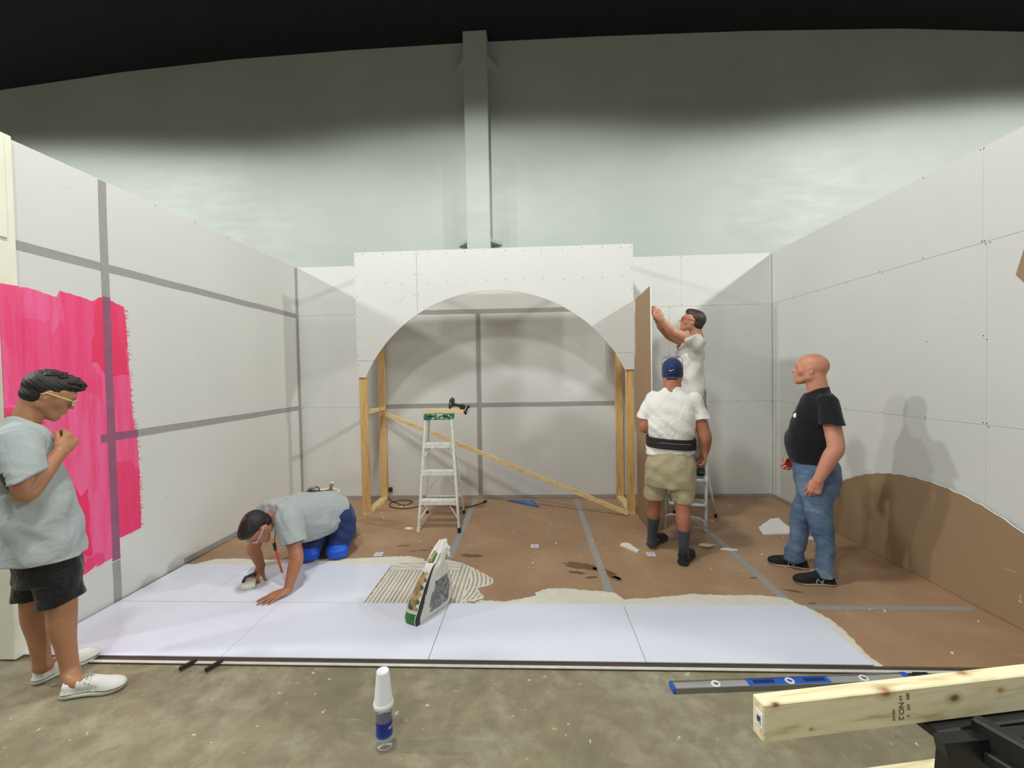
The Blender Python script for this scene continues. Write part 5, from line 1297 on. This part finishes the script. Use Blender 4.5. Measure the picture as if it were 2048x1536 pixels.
hand(F, P(-.345, .272, 2.062), D(-.55, .30, .75), D(.1, .95, -.1), D(-.5, .1, .7), (.3, .35, .4, .45), 1.0, thumb=(.4, .3), spread=.03)
fo = np.array([1.80, -.885, .50]); fo2 = np.array([1.58, -.86, .50])
leg(F, P(-.045, .06, 1.28), P(-.03, .03, .97), fo+[0, 0, .10], (.075, .055, .055, .036)); leg(F, P(-.10, -.06, 1.28), P(-.17, -.07, .97), fo2+[0, 0, .10], (.075, .055, .055, .036))
sculpt(F, (1.08, -1.6, .54), (2.0, -.6, 2.26), .0045, 'body', SK2, P2)
face_bits(W, P2, EYEW, EYEI, mat('brow_dark', srgb(50, 38, 32), .8))
HR2 = hairmat('hair_brown', srgb(62, 46, 38))
F = Field(); F.ell(W(0, -.020, .036), (.080, .102, .092), W.M); F.ell(W(0, .03, .075), (.064, .064, .052), W.M, .02); F.ell(W(0, .055, .10), (.05, .035, .02), W.M, .02)
F.ell(W(0, -.04, -.02), (.074, .072, .06), W.M, .012)
F.plane(W(0, .088, .074), W.M@np.array([0, .16, -.175]), .01); F.plane(W(0, -.04, -.070), -W.M[:, 2], .006)
for q in (-1, 1): F.ell(W(q*.086, -.004, -.004), (.02, .020, .036), W.M, .004, 's')
F.fold(wave(.0006, (290, 220, 160), (130, 180, 140)))
sculpt(F, W(0, 0, 0)-.16, W(0, 0, 0)+.18, .003, 'hair', HR2, P2)
glasses(W, P2, mat('red_brown_frame', srgb(150, 40, 36), .35), .0026, rim=.021)
F = Field()
vloft(F, fr, [(1.36, -.20, .068, -.165, .165), (1.45, -.205, .062, -.165, .165), (1.6, -.215, .050, -.17, .17), (1.75, -.225, .056, -.175, .175), (1.84, -.20, .060, -.175, .175), (1.91, -.14, .055, -.15, .15), (1.955, -.085, .045, -.095, .095), (1.99, -.07, .04, -.065, .065)], .03, capk=.01)
sleeve(F, P(-.025, .155, 1.895), P(-.130, .225, 1.935), .090, .078, D(-1, .15, .05)); sleeve(F, P(-.06, -.14, 1.890), P(-.175, -.04, 1.915), .088, .076, D(-.9, .5, .1))
F.fold(wave(.004, (22, -16, 18), (9, 7, 14))); F.fold(wave(.0035, (20, 12, -34), (12, 4, 9), ph=1.3)); F.fold(wave(.002, (50, -30, 44), (20, 16, 11), ph=2.2))
F.cone(P(-.02, 0, 1.96), P(-.04, 0, 2.05), .060, .062, .004, 's'); F.plane(P(-.02, 0, 1.975), D(-.42, 0, .9), .004)
T2 = sculpt(F, (1.2, -1.55, 1.30), (2.0, -.7, 2.06), .0045, 't_shirt', WHT, P2)
b = MB(); NAVY = mat('print_navy', srgb(44, 48, 76), .7)
def onto(F, q, d, st=.002, n=120, off=.001):
    q = np.array(q, float); d = np.array(d, float)
    for _ in range(n):
        if F.ev(q[None])[0] < off: break
        q = q+d*st
    return q
lg = [P(-.215, .30, 1.80), P(-.175, .30, 1.80), P(-.190, .30, 1.865)]
vs = [onto(F, q, -fr.v) for q in lg]
b.add(vs, [(0, 1, 2), (2, 1, 0)]); b.build('chest_logo', NAVY, T2)
GPT = cloth('grey_work_trousers', srgb(150, 152, 146), .85, wrinkle=.4)
F = Field()
vloft(F, fr, [(1.20, -.19, .072, -.165, .165), (1.32, -.18, .074, -.16, .16), (1.44, -.17, .06, -.155, .155)], .02)
F.chain([P(-.03, .08, 1.22), P(-.025, .03, .97), fo*.5+P(-.03, .03, .94)*.5, fo+[0, 0, .10]], [.105, .082, .07, .068], .02); F.chain([P(-.11, -.08, 1.22), P(-.18, -.08, .97), fo2*.5+P(-.18, -.08, .94)*.5, fo2+[0, 0, .10]], [.105, .082, .07, .068], .02)
F.plane([0, 0, .595], [0, 0, -1], .004); F.fold(wave(.004, (22, 6, 40), (9, 14, 6)))
sculpt(F, (1.3, -1.5, .56), (2.05, -.65, 1.46), .005, 'trousers', GPT, P2)
for f_ in (fo, fo2):
    F = Field(); d_ = np.array(D(-.75, -.55, 0)); h_ = f_-d_*.07; h_[2] = .5015; Q = shoe(F, h_, d_, .28, .1, .09, collar=0)
    sculpt(F, f_-[.32, .32, .05], f_+np.array([.32, .32, .16]), .003, 'sneaker', [mat('grey_shoe', srgb(84, 86, 94), .8, var=.25, bump=.4, bscale=120), BSL], P2, colour=shoe_colour(h_, (0, 0, 1), .024))
# -------- kneeling man smoothing the floor panels
K = person((-1.8, -1.95, 0), 'man kneeling on blue knee pads in a grey t-shirt, pressing the floor panels')
A = A3; SKK = skin('skin_brown', srgb(172, 118, 86), .1)
e = np.array([-.50, -.866, 0]); sd = np.array([.866, -.50, 0]); U = A([0, 0, 1])
hipC = A([-1.835, -1.715, .405]); shC = A([-2.035, -2.26, .525])
ax = (shC-hipC)/np.linalg.norm(shC-hipC)
F = Field()
W = head(F, (-2.068, -2.435, .492), [-.12, -.40, -.91], [-.45, -.80, .40], 1.0, neck_to=shC+ax*-.01+U*.02, neck_r=.056)
F.loft(hipC+ax*.22+U*.03, shC, sd, [(0, .13, .09), (.5, .15, .10), (.85, .16, .10), (1.0, .10, .07)], .03)
lS, rS = shC+sd*.175+A([0, .02, -.045]), shC-sd*.165+A([0, .02, -.045])
lE, lW = A([-1.795, -2.40, .245]), A([-1.815, -2.485, .058])
arm(F, lS, lE, lW, (.058, .049, .047, .031))
hand(F, lW+A([-.0, -.005, -.012]), [-.60, -.80, -.10], [0, 0, -1], [-.8, .5, .12], (.04, .08, .10, .10), 1.08, thumb=(.55, .05), spread=.10)
rE, rW = A([-2.22, -2.27, .27]), A([-2.175, -2.255, .115])
arm(F, rS, rE, rW, (.056, .047, .044, .030))
hand(F, rW, [-.1, -.55, -.55], [.1, .5, -.8], [.85, -.3, .1], (.8, .9, .9, .9), 1.05, thumb=(.4, .5), spread=.02)
kL, kR = A([-1.745, -1.80, .075]), A([-1.975, -1.86, .075]); aL, aR = A([-1.80, -1.44, .085]), A([-1.99, -1.50, .085])
F.chain([hipC+ax*.25+U*.02, hipC+sd*.08+U*.03, kL], [.07, .07, .055]); F.chain([hipC+ax*.25+U*.02, hipC-sd*.09+U*.03, kR], [.07, .07, .055]); F.chain([kL, aL], [.05, .036]); F.chain([kR, aR], [.05, .036])
sculpt(F, (-2.45, -2.85, .0), (-1.55, -1.35, .72), .0045, 'body', SKK, K)
face_bits(W, K, EYEW, EYEI, mat('brow_dark', srgb(50, 38, 32), .8))
HRK = hairmat('hair_black_short', srgb(34, 28, 26)); F = Field()
F.ell(W(0, -.022, .038), (.084, .107, .095), W.M); F.ell(W(0, .03, .078), (.068, .066, .052), W.M, .02); F.ell(W(0, .062, .098), (.05, .032, .02), W.M, .02)
F.ell(W(0, -.04, -.02), (.075, .072, .058), W.M, .012)
F.plane(W(0, .088, .066), W.M@np.array([0, .16, -.175]), .01); F.plane(W(0, -.04, -.070), -W.M[:, 2], .006)
for q in (-1, 1): F.ell(W(q*.086, -.004, -.004), (.02, .020, .036), W.M, .004, 's')
F.fold(wave(.0006, (290, 220, 160), (130, 180, 140)))
cr = W(.005, -.045, .125)
sculpt(F, W(0, 0, 0)-.17, W(0, 0, 0)+.17, .003, 'hair', [HRK, hairmat('hair_thin_crown', srgb(104, 78, 60))], K, colour=lambda p: (np.linalg.norm(p-cr, axis=1) < .026).astype(int))
glasses(W, K, mat('clear_frame', srgb(200, 205, 205), .25), .0025)
MB().tube([W(.095, .0, -.03), W(.10, .02, -.045), W(.098, .035, -.055)], [.014, .016, .012], 12).build('ear_defender', BLK, K)
F = Field()
F.loft(hipC-ax*.0, shC+ax*.03, sd, [(-.03, .185, .17, 0, -.01), (.2, .185, .195, 0, -.03), (.42, .185, .205, 0, -.045), (.62, .19, .185, 0, -.03), (.82, .195, .145, 0, .0), (.95, .18, .115, 0, .015), (1.06, .13, .085, 0, .02)], .03, capk=.015)
sleeve(F, lS+A([-.01, .0, .035]), lS*.42+lE*.58+A([.0, .0, .0]), .100, .090, (lE-lS), .03, .022); sleeve(F, rS+A([0, 0, .03]), rS*.45+rE*.55, .095, .084, None, .03, .022)
F.fold(wave(.005, (30, 4, 20), (9, 7, 10))); F.fold(wave(.004, (34, -22, 12), (12, 8, 9), ph=1.3)); F.fold(wave(.002, (60, -30, 44), (20, 16, 11), ph=2.2))
F.plane(hipC-ax*.015+A([.0, 0, 0]), -ax+A([0, 0, -.12]), .004)
TK = sculpt(F, (-2.4, -2.75, .10), (-1.5, -1.45, .80), .0045, 't_shirt', TS1, K)
# print on the back of the shirt
def back(s, t):
    return onto(F, hipC+ax*s+sd*t+U*.32, -U, .002, 150, .0012)
def patch(pts, parent, m, name):
    vs = [back(*p) for p in pts]; n = len(vs); MB().add(vs+[v-U*.0008 for v in vs], [tuple(range(n)), tuple(range(n))[::-1]]).build(name, m, parent)
patch([(.57, .03), (.53, .10), (.50, .13), (.515, .05)], TK, NAVY, 'back_print'); patch([(.55, -.04), (.50, .02), (.44, .05), (.46, .0)], TK, NAVY, 'back_print'); patch([(.48, .07), (.43, .12), (.41, .11), (.44, .08)], TK, NAVY, 'back_print')
for i in range(5): patch([(.40-.022*i, .02), (.395-.022*i, .10), (.385-.022*i, .10), (.390-.022*i, .02)], TK, NAVY, 'back_print')
for i in range(2): patch([(.585-.05*i, -.06), (.58-.05*i, -.02), (.565-.05*i, -.02), (.57-.05*i, -.06)], TK, NAVY, 'back_print')
NJ = cloth('navy_work_trousers', srgb(34, 52, 98), .75, wrinkle=.6, ws=12); F = Field()
F.loft(hipC-ax*.12, hipC+ax*.12, sd, [(0, .15, .12, 0, -.05), (.35, .175, .165, 0, -.03), (1, .17, .15, 0, 0)], .03)
F.chain([hipC+sd*.085-U*.05, (hipC+sd*.085)*.5+kL*.5+A([.03, .04, 0]), kL+A([0, 0, .03])], [.125, .112, .088], .03); F.chain([hipC-sd*.09-U*.05, (hipC-sd*.09)*.5+kR*.5, kR+A([0, 0, .03])], [.12, .105, .085], .03)
F.chain([kL+A([0, .05, .015]), kL*.5+aL*.5, aL+A([0, -.03, .0])], [.08, .072, .06], .02); F.chain([kR+A([0, .05, .015]), kR*.5+aR*.5, aR+A([0, -.03, 0])], [.08, .072, .06], .02)
F.plane([0, 0, .012], [0, 0, -1], .004); F.fold(wave(.005, (26, 18, 40), (12, 9, 6))); F.fold(wave(.003, (50, -30, 60), (14, 20, 9), ph=1))
F.plane([0, 0, .010], [0, 0, -1], .004)
sculpt(F, (-2.2, -2.05, .0), (-1.5, -1.38, .66), .0045, 'work_trousers', NJ, K)
KP = mat('blue_foam', srgb(24, 86, 206), .5, var=.1, bump=.2, bscale=40)
for kk in (kL, kR):
    F = Field(); F.ell(kk+A([0, -.035, -.005]), (.098, .085, .085)); F.plane(kk+A([0, 0, .045]), [0, .15, 1], .008); F.plane([0, 0, .011], [0, 0, -1], .004)
    F.fold(wave(.0025, (0, 6, 150), (5, 4, 3))); sculpt(F, kk-.14, kk+.14, .004, 'knee_pad', KP, K)
BGE = mat('dusty_canvas', srgb(176, 168, 148), .85, var=.2, scale=30, bump=.5, bscale=90)
for aa in (aL, aR):   # shoes on their toes, soles to the back
    F = Field(); shoe(F, aa+A([.0, .085, .12]), [0, -.28, -1] if False else [.05, .35, -.94], .24, .095, .09, up=[0, -.94, -.35], collar=0)
    F = Field(); F.chain([aa+A([0, 0, .02]), aa+A([-.005, .07, .03]), aa+A([-.01, .13, -.01]), aa+A([-.012, .155, -.038])], [.045, .05, .050, .036], .02); F.ell(aa+A([0, .05, .075]), (.042, .05, .042), k=.03)
    F.plane([0, 0, .012], [0, 0, -1], .004); F.fold(wave(.003, (60, 90, 80), (20, 14, 18)))
    sculpt(F, aa-.12, aa+A([.12, .24, .16]), .004, 'sneaker', [BGE, BSL], K, colour=lambda p: ((p[:, 2] < .03)).astype(int))
ph = thing('marker_pen', (-1.99, -2.33, .2), 'orange marker with black cap hanging on a cord under the kneeling man', 'marker')
ORG = mat('orange_plastic', srgb(232, 92, 52), .4)
MB().tube([(-1.985, -2.36, .30), (-1.978, -2.352, .24), (-1.955, -2.33, .10)], [.007, .009, .008], 12).build('barrel', ORG, ph)
MB().tube([(-1.99, -2.365, .345), (-1.985, -2.36, .29)], [.013, .010], 12).build('cap', BLK, ph)
MB().tube([(-1.99, -2.365, .34), (-1.998, -2.34, .38), (-2.01, -2.30, .43)], .003, 6).build('cord', BLK, ph)
sg = thing('sponge_float', (-2.20, -2.33, .012), 'pale foam float with dark grip under the kneeling man\'s far hand', 'float')
F = Field(); F.box((-2.205, -2.36, .034), (.10, .16, .042), np.array(Matrix.Rotation(.5, 3, 'Z')), .014); F.fold(wave(.0015, (90, 80, 120), (20, 14, 18)))
sculpt(F, (-2.33, -2.48, 0), (-2.08, -2.24, .08), .003, 'foam_block', mat('foam_cream', srgb(214, 214, 196), .9, bump=.4, bscale=120), sg)
MB().tube([(-2.225, -2.40, .052), (-2.215, -2.385, .085), (-2.185, -2.325, .088), (-2.175, -2.31, .054)], .012, 12).build('handle', mat('tool_dark_grey', srgb(54, 56, 56), .5), sg)
# ---------------------------------------------------------------- small things on the floor
bu = thing('bucket', (-2.24, -1.05, 0), 'orange bucket with a crusted white rim behind the kneeling man', 'bucket')
MB().m(mat('bucket_orange', srgb(214, 74, 50), .5, var=.1)).lathe((-2.24, -1.05, 0), [(0, .0), (.128, 0), (.132, .01), (.148, .34), (.152, .34), (.152, .365), (.146, .372), (.142, .365), (.126, .02), (0, .02)], 40).build('pail', None, bu)
MB().m(mat('dried_plaster', srgb(228, 220, 204), .8, var=.08, bump=.8, bscale=40)).tube([(-2.24+.147*math.cos(t), -1.05+.147*math.sin(t), .375+.006*math.sin(5*t)) for t in [2*math.pi*i/40 for i in range(40)]], [.014+.005*math.sin(i*1.9) for i in range(40)], 8, True).build('crusted_rim', None, bu)
MB().lathe((-2.24, -1.05, 0), [(0, .30), (.135, .30), (.137, .29)], 30).build('plaster_mix', mat('dried_plaster', srgb(228, 220, 204), .8), bu)
tw = thing('stirring_stick', (-2.16, -1.06, .3), 'speckled wooden stick standing up in the orange bucket', 'stick')
MB().tube([(-2.19, -1.06, .315), (-2.165, -1.06, .42), (-2.148, -1.06, .48)], [.014, .018, .018], 12).build('shaft', mat('speckled_wood', srgb(130, 116, 100), .7, var=.5, scale=80), tw)
MB().tube([(-2.148, -1.06, .478), (-2.144, -1.06, .492)], [.019, .017], 12).build('pale_tip', mat('dried_plaster', srgb(228, 220, 204), .8), tw)
tr2 = thing('trowel', (-2.33, -1.08, .38), 'dusty trowel lying across the left rim of the bucket', 'trowel')
MB().tube([(-2.40, -1.08, .415), (-2.37, -1.08, .435), (-2.31, -1.08, .445)], [.012, .017, .014], 12).build('grip', mat('dusty_grey', srgb(150, 146, 132), .8, var=.4, scale=60), tr2)
MB().tube([(-2.31, -1.08, .445), (-2.285, -1.08, .44), (-2.278, -1.08, .405)], .006, 8).build('shank', DKG, tr2)
MB().box((-2.30, -1.08, .398), (.22, .09, .004), Matrix.Rotation(.08, 3, 'Y')).build('blade', DKG, tr2)
SQ = mat('speed_square_blue', srgb(58, 112, 178), .4, var=.08)
def zslab(poly, z0, h, name, m, label, cat, seed=None, group=None):
    if seed is not None: poly = ragged(poly, .03, .004, seed)
    cx = sum(p[0] for p in poly)/len(poly); cy_ = sum(p[1] for p in poly)/len(poly)
    b = MB(); M = Matrix(((1, 0, 0, 0), (0, 0, 1, 0), (0, -1, 0, 0), (0, 0, 0, 1)))
    fill(b, poly, M, -z0, h); o = b.build(name, m, loc=(cx, cy_, z0)); return tag(o, label, cat, group)
b = thing('speed_square', (-.07, -.25, .001), 'blue triangular square lying flat near the back wall', 'set square')
outer = [Vector((-.30, -.13, 0)), Vector((.0, -.13, 0)), Vector((.075, -.39, 0))]
for i in range(3):
    p, q = outer[i], outer[(i+1) % 3]; MB().bar(p+Vector((0, 0, .004)), q+Vector((0, 0, .004)), .026 if i else .03, .004, (0, 0, 1)).build('edge', SQ, b)
MB().m(mat('speed_square_face', srgb(96, 142, 190), .4)).prism([(-.27, -.14), (.045, -.355), (-.01, -.14)], .003, Matrix.Translation((0, 0, .001))).build('face', None, b)
MB().bar((-.30, -.14, .012), (.078, -.40, .012), .012, .02, (0, 0, 1), .002).build('fence', SQ, b)
CRD = mat('black_cable', srgb(44, 44, 44), .6)
cd = thing('extension_cord', (-1.2, -.25, .005), 'dark extension cord looped on the brown floor behind the ladder', 'cord')
pts = [(-1.93, -.03, .12), (-1.9, -.05, .05), (-1.84, -.1, .012), (-1.72, -.22, .01), (-1.6, -.32, .01), (-1.52, -.2, .016), (-1.66, -.1, .01), (-1.80, -.2, .01), (-1.72, -.4, .01), (-1.5, -.44, .01), (-1.35, -.3, .01), (-1.24, -.16, .01), (-1.12, -.2, .01), (-1.0, -.36, .01), (-.88, -.44, .01), (-.76, -.38, .01), (-.66, -.28, .01), (-.61, -.22, .012)]
def cr(pts, n=6):
    out = []; m = len(pts); V_ = [Vector(p) for p in pts]
    for i in range(m-1):
        p0, p1, p2, p3 = V_[max(i-1, 0)], V_[i], V_[i+1], V_[min(i+2, m-1)]
        for j in range(n):
            t = j/n; out.append(.5*((2*p1)+(p2-p0)*t+(2*p0-5*p1+4*p2-p3)*t*t+(3*p1-p0-3*p2+p3)*t**3))
    return out+[V_[-1]]
MB().tube(cr(pts), .0055, 8).build('cable', CRD, cd)
MB().tube([(-.62, -.235, .014), (-.60, -.20, .016), (-.585, -.175, .016)], [.010, .016, .017], 12).build('plug', CRD, cd)
MB().box((-1.86, -.03, .13), (.05, .02, .06), bev=.005).build('socket_end', CRD, cd)
WB = mat('scrap_white', srgb(232, 230, 222), .8, var=.04); CARD = mat('card_lilac', srgb(196, 196, 226), .5); CARDE = mat('card_white', srgb(232, 232, 240), .5)
zslab([(2.25, -1.30), (2.30, -1.12), (2.56, -.86), (2.66, -.83), (2.62, -1.0), (2.60, -1.28)], .001, .013, 'plasterboard_scrap', WB, 'large white plasterboard scrap on the floor left of the bald man', 'scrap', 5)
zslab([(.816, -1.562), (.84, -1.52), (.90, -1.515), (.965, -1.68), (.94, -1.72)], .001, .012, 'plasterboard_scrap', WB, 'long white wedge scrap on the floor left of the capped man\'s feet', 'scrap', 6)
zslab([(1.69, -1.66), (1.70, -1.635), (1.76, -1.625), (1.84, -1.655), (1.83, -1.68)], .001, .008, 'plasterboard_scrap', WB, 'thin pointed white scrap right of the crumpled scrap', 'scrap', 7)
zslab([(-1.36, -1.11), (-1.33, -1.07), (-1.28, -1.08), (-1.26, -1.12), (-1.31, -1.15)], .001, .006, 'plasterboard_scrap', WB, 'small torn white scrap left of the ladder feet', 'scrap', 8)
zslab([(2.55, -1.42), (2.60, -1.36), (2.70, -1.36), (2.68, -1.44)], .001, .012, 'plasterboard_scrap', WB, 'white scrap seen between the bald man\'s legs', 'scrap', 9)
zslab([(2.68, -1.10), (2.69, -1.06), (2.86, -1.04), (2.86, -1.08)], .001, .012, 'plasterboard_scrap', WB, 'narrow scrap behind the bald man\'s knees', 'scrap', 10)
zslab([(-1.285, -1.575), (-1.25, -1.54), (-1.2, -1.525), (-1.165, -1.545), (-1.2, -1.57)], .001, .008, 'torn_board_piece', KRAFT, 'torn brown and white scrap left of the mortar bag, by dark spots', 'scrap', 11)
for (cx, cy_, an, lb) in ((.022, -1.565, 0, 'small card alone in the middle of the brown floor'), (1.05, -1.745, -.1, 'small card beside the capped man\'s near foot'), (-1.40, -1.75, .1, 'small card behind the combed adhesive right of the knee pad')):
    o = MB().box((cx, cy_, .0018), (.072, .078, .0014), Matrix.Rotation(an, 3, 'Z')).build('paper_card', CARDE, loc=(cx, cy_, .001)); tag(o, lb, 'card', 'small cards on the brown floor')
    MB().box((cx, cy_, .0028), (.052, .05, .0006), Matrix.Rotation(an, 3, 'Z')).build('printed_panel', CARD, o)
F = Field(); r = random.Random(3)
for i in range(9): F.ell((1.60+r.uniform(-.045, .045), -1.60+r.uniform(-.03, .03), .012+r.uniform(0, .012)), (.022, .016, .011), k=.004)
F.fold(wave(.003, (90, 120, 80), (40, 30, 50)))
o = sculpt(F, (1.5, -1.68, .0), (1.7, -1.52, .05), .003, 'crumpled_scrap', mat('crumble', srgb(206, 198, 170), .9, var=.2, scale=60)); tag(o, 'crumpled pale scrap on the floor below the white step stool', 'scrap')
# crumbs of plaster on the brown floor: too many to count
b = MB().m(WB); r = random.Random(12)
for i in range(230):
    x = r.uniform(-2.9, 2.9); y = r.uniform(-3.1, -.1)
    if y < -1.8 and x < 1.95: 
        if y < -2.3 or x < -.3: continue
    s = r.choice((.003, .004, .005, .008, .011)); b.box((x, y, s*.4), (s*r.uniform(.8, 2), s, s*.7), Matrix.Rotation(r.uniform(0, 3), 3, 'Z'))
tag(b.build('plaster_crumbs', None), 'white plaster crumbs scattered over the brown booth floor', 'crumbs', kind='stuff')
# dark damp stains with their own shape on the boards
STN = mat('damp_stain', srgb(112, 86, 62), .5, var=.25, scale=20)
b = MB(); r = random.Random(5); M_ = Matrix(((1, 0, 0, 0), (0, 0, 1, 0), (0, -1, 0, 0), (0, 0, 0, 1)))
def blob(cx, cy_, rx, ry, an, sd_):
    rr = random.Random(sd_); pts = []
    for i in range(26):
        t = 2*math.pi*i/26; q = 1+rr.uniform(-.28, .28); x, y = rx*q*math.cos(t), ry*q*math.sin(t)
        pts.append((cx+x*math.cos(an)-y*math.sin(an), cy_+x*math.sin(an)+y*math.cos(an)))
    fill(b, pts, M_, -.0002, .0006)
for i, a in enumerate([(.42, -1.98, .15, .055, -.35), (.36, -2.10, .07, .022, -.3), (.60, -2.10, .12, .045, -.9), (.47, -2.18, .05, .018, .2), (.66, -2.2, .05, .03, -.8), (-.55, -1.78, .10, .03, -.1), (-1.0, -1.66, .05, .012, 0), (-.93, -1.60, .035, .012, 0), (-1.1, -1.68, .03, .01, .3), (1.9, -2.38, .06, .012, -.4), (1.72, -2.18, .03, .014, 0), (1.93, -2.55, .03, .008, 0)]): blob(*a, i)
b.build('damp_stains', STN, base)
# at the far left, beyond the booth wall
tag(MB().box((-3.62, -3.12, .30), (.5, .04, .60), Matrix.Rotation(.3, 3, 'Z'), .004).build('reddish_board', mat('reddish_wood', srgb(132, 62, 44), .6, var=.2), loc=(-3.6, -3.12, -.01)), 'reddish brown board standing outside the left wall at the photo edge', 'board')
tag(MB().box((-2.10, -4.62, .33), (.18, .3, .70), None, .02).build('green_bin', mat('pale_green_plastic', srgb(140, 176, 140), .6), loc=(-2.1, -4.62, -.01)), 'edge of a pale green bin at the bottom left corner', 'bin')
bpy.context.view_layer.update()
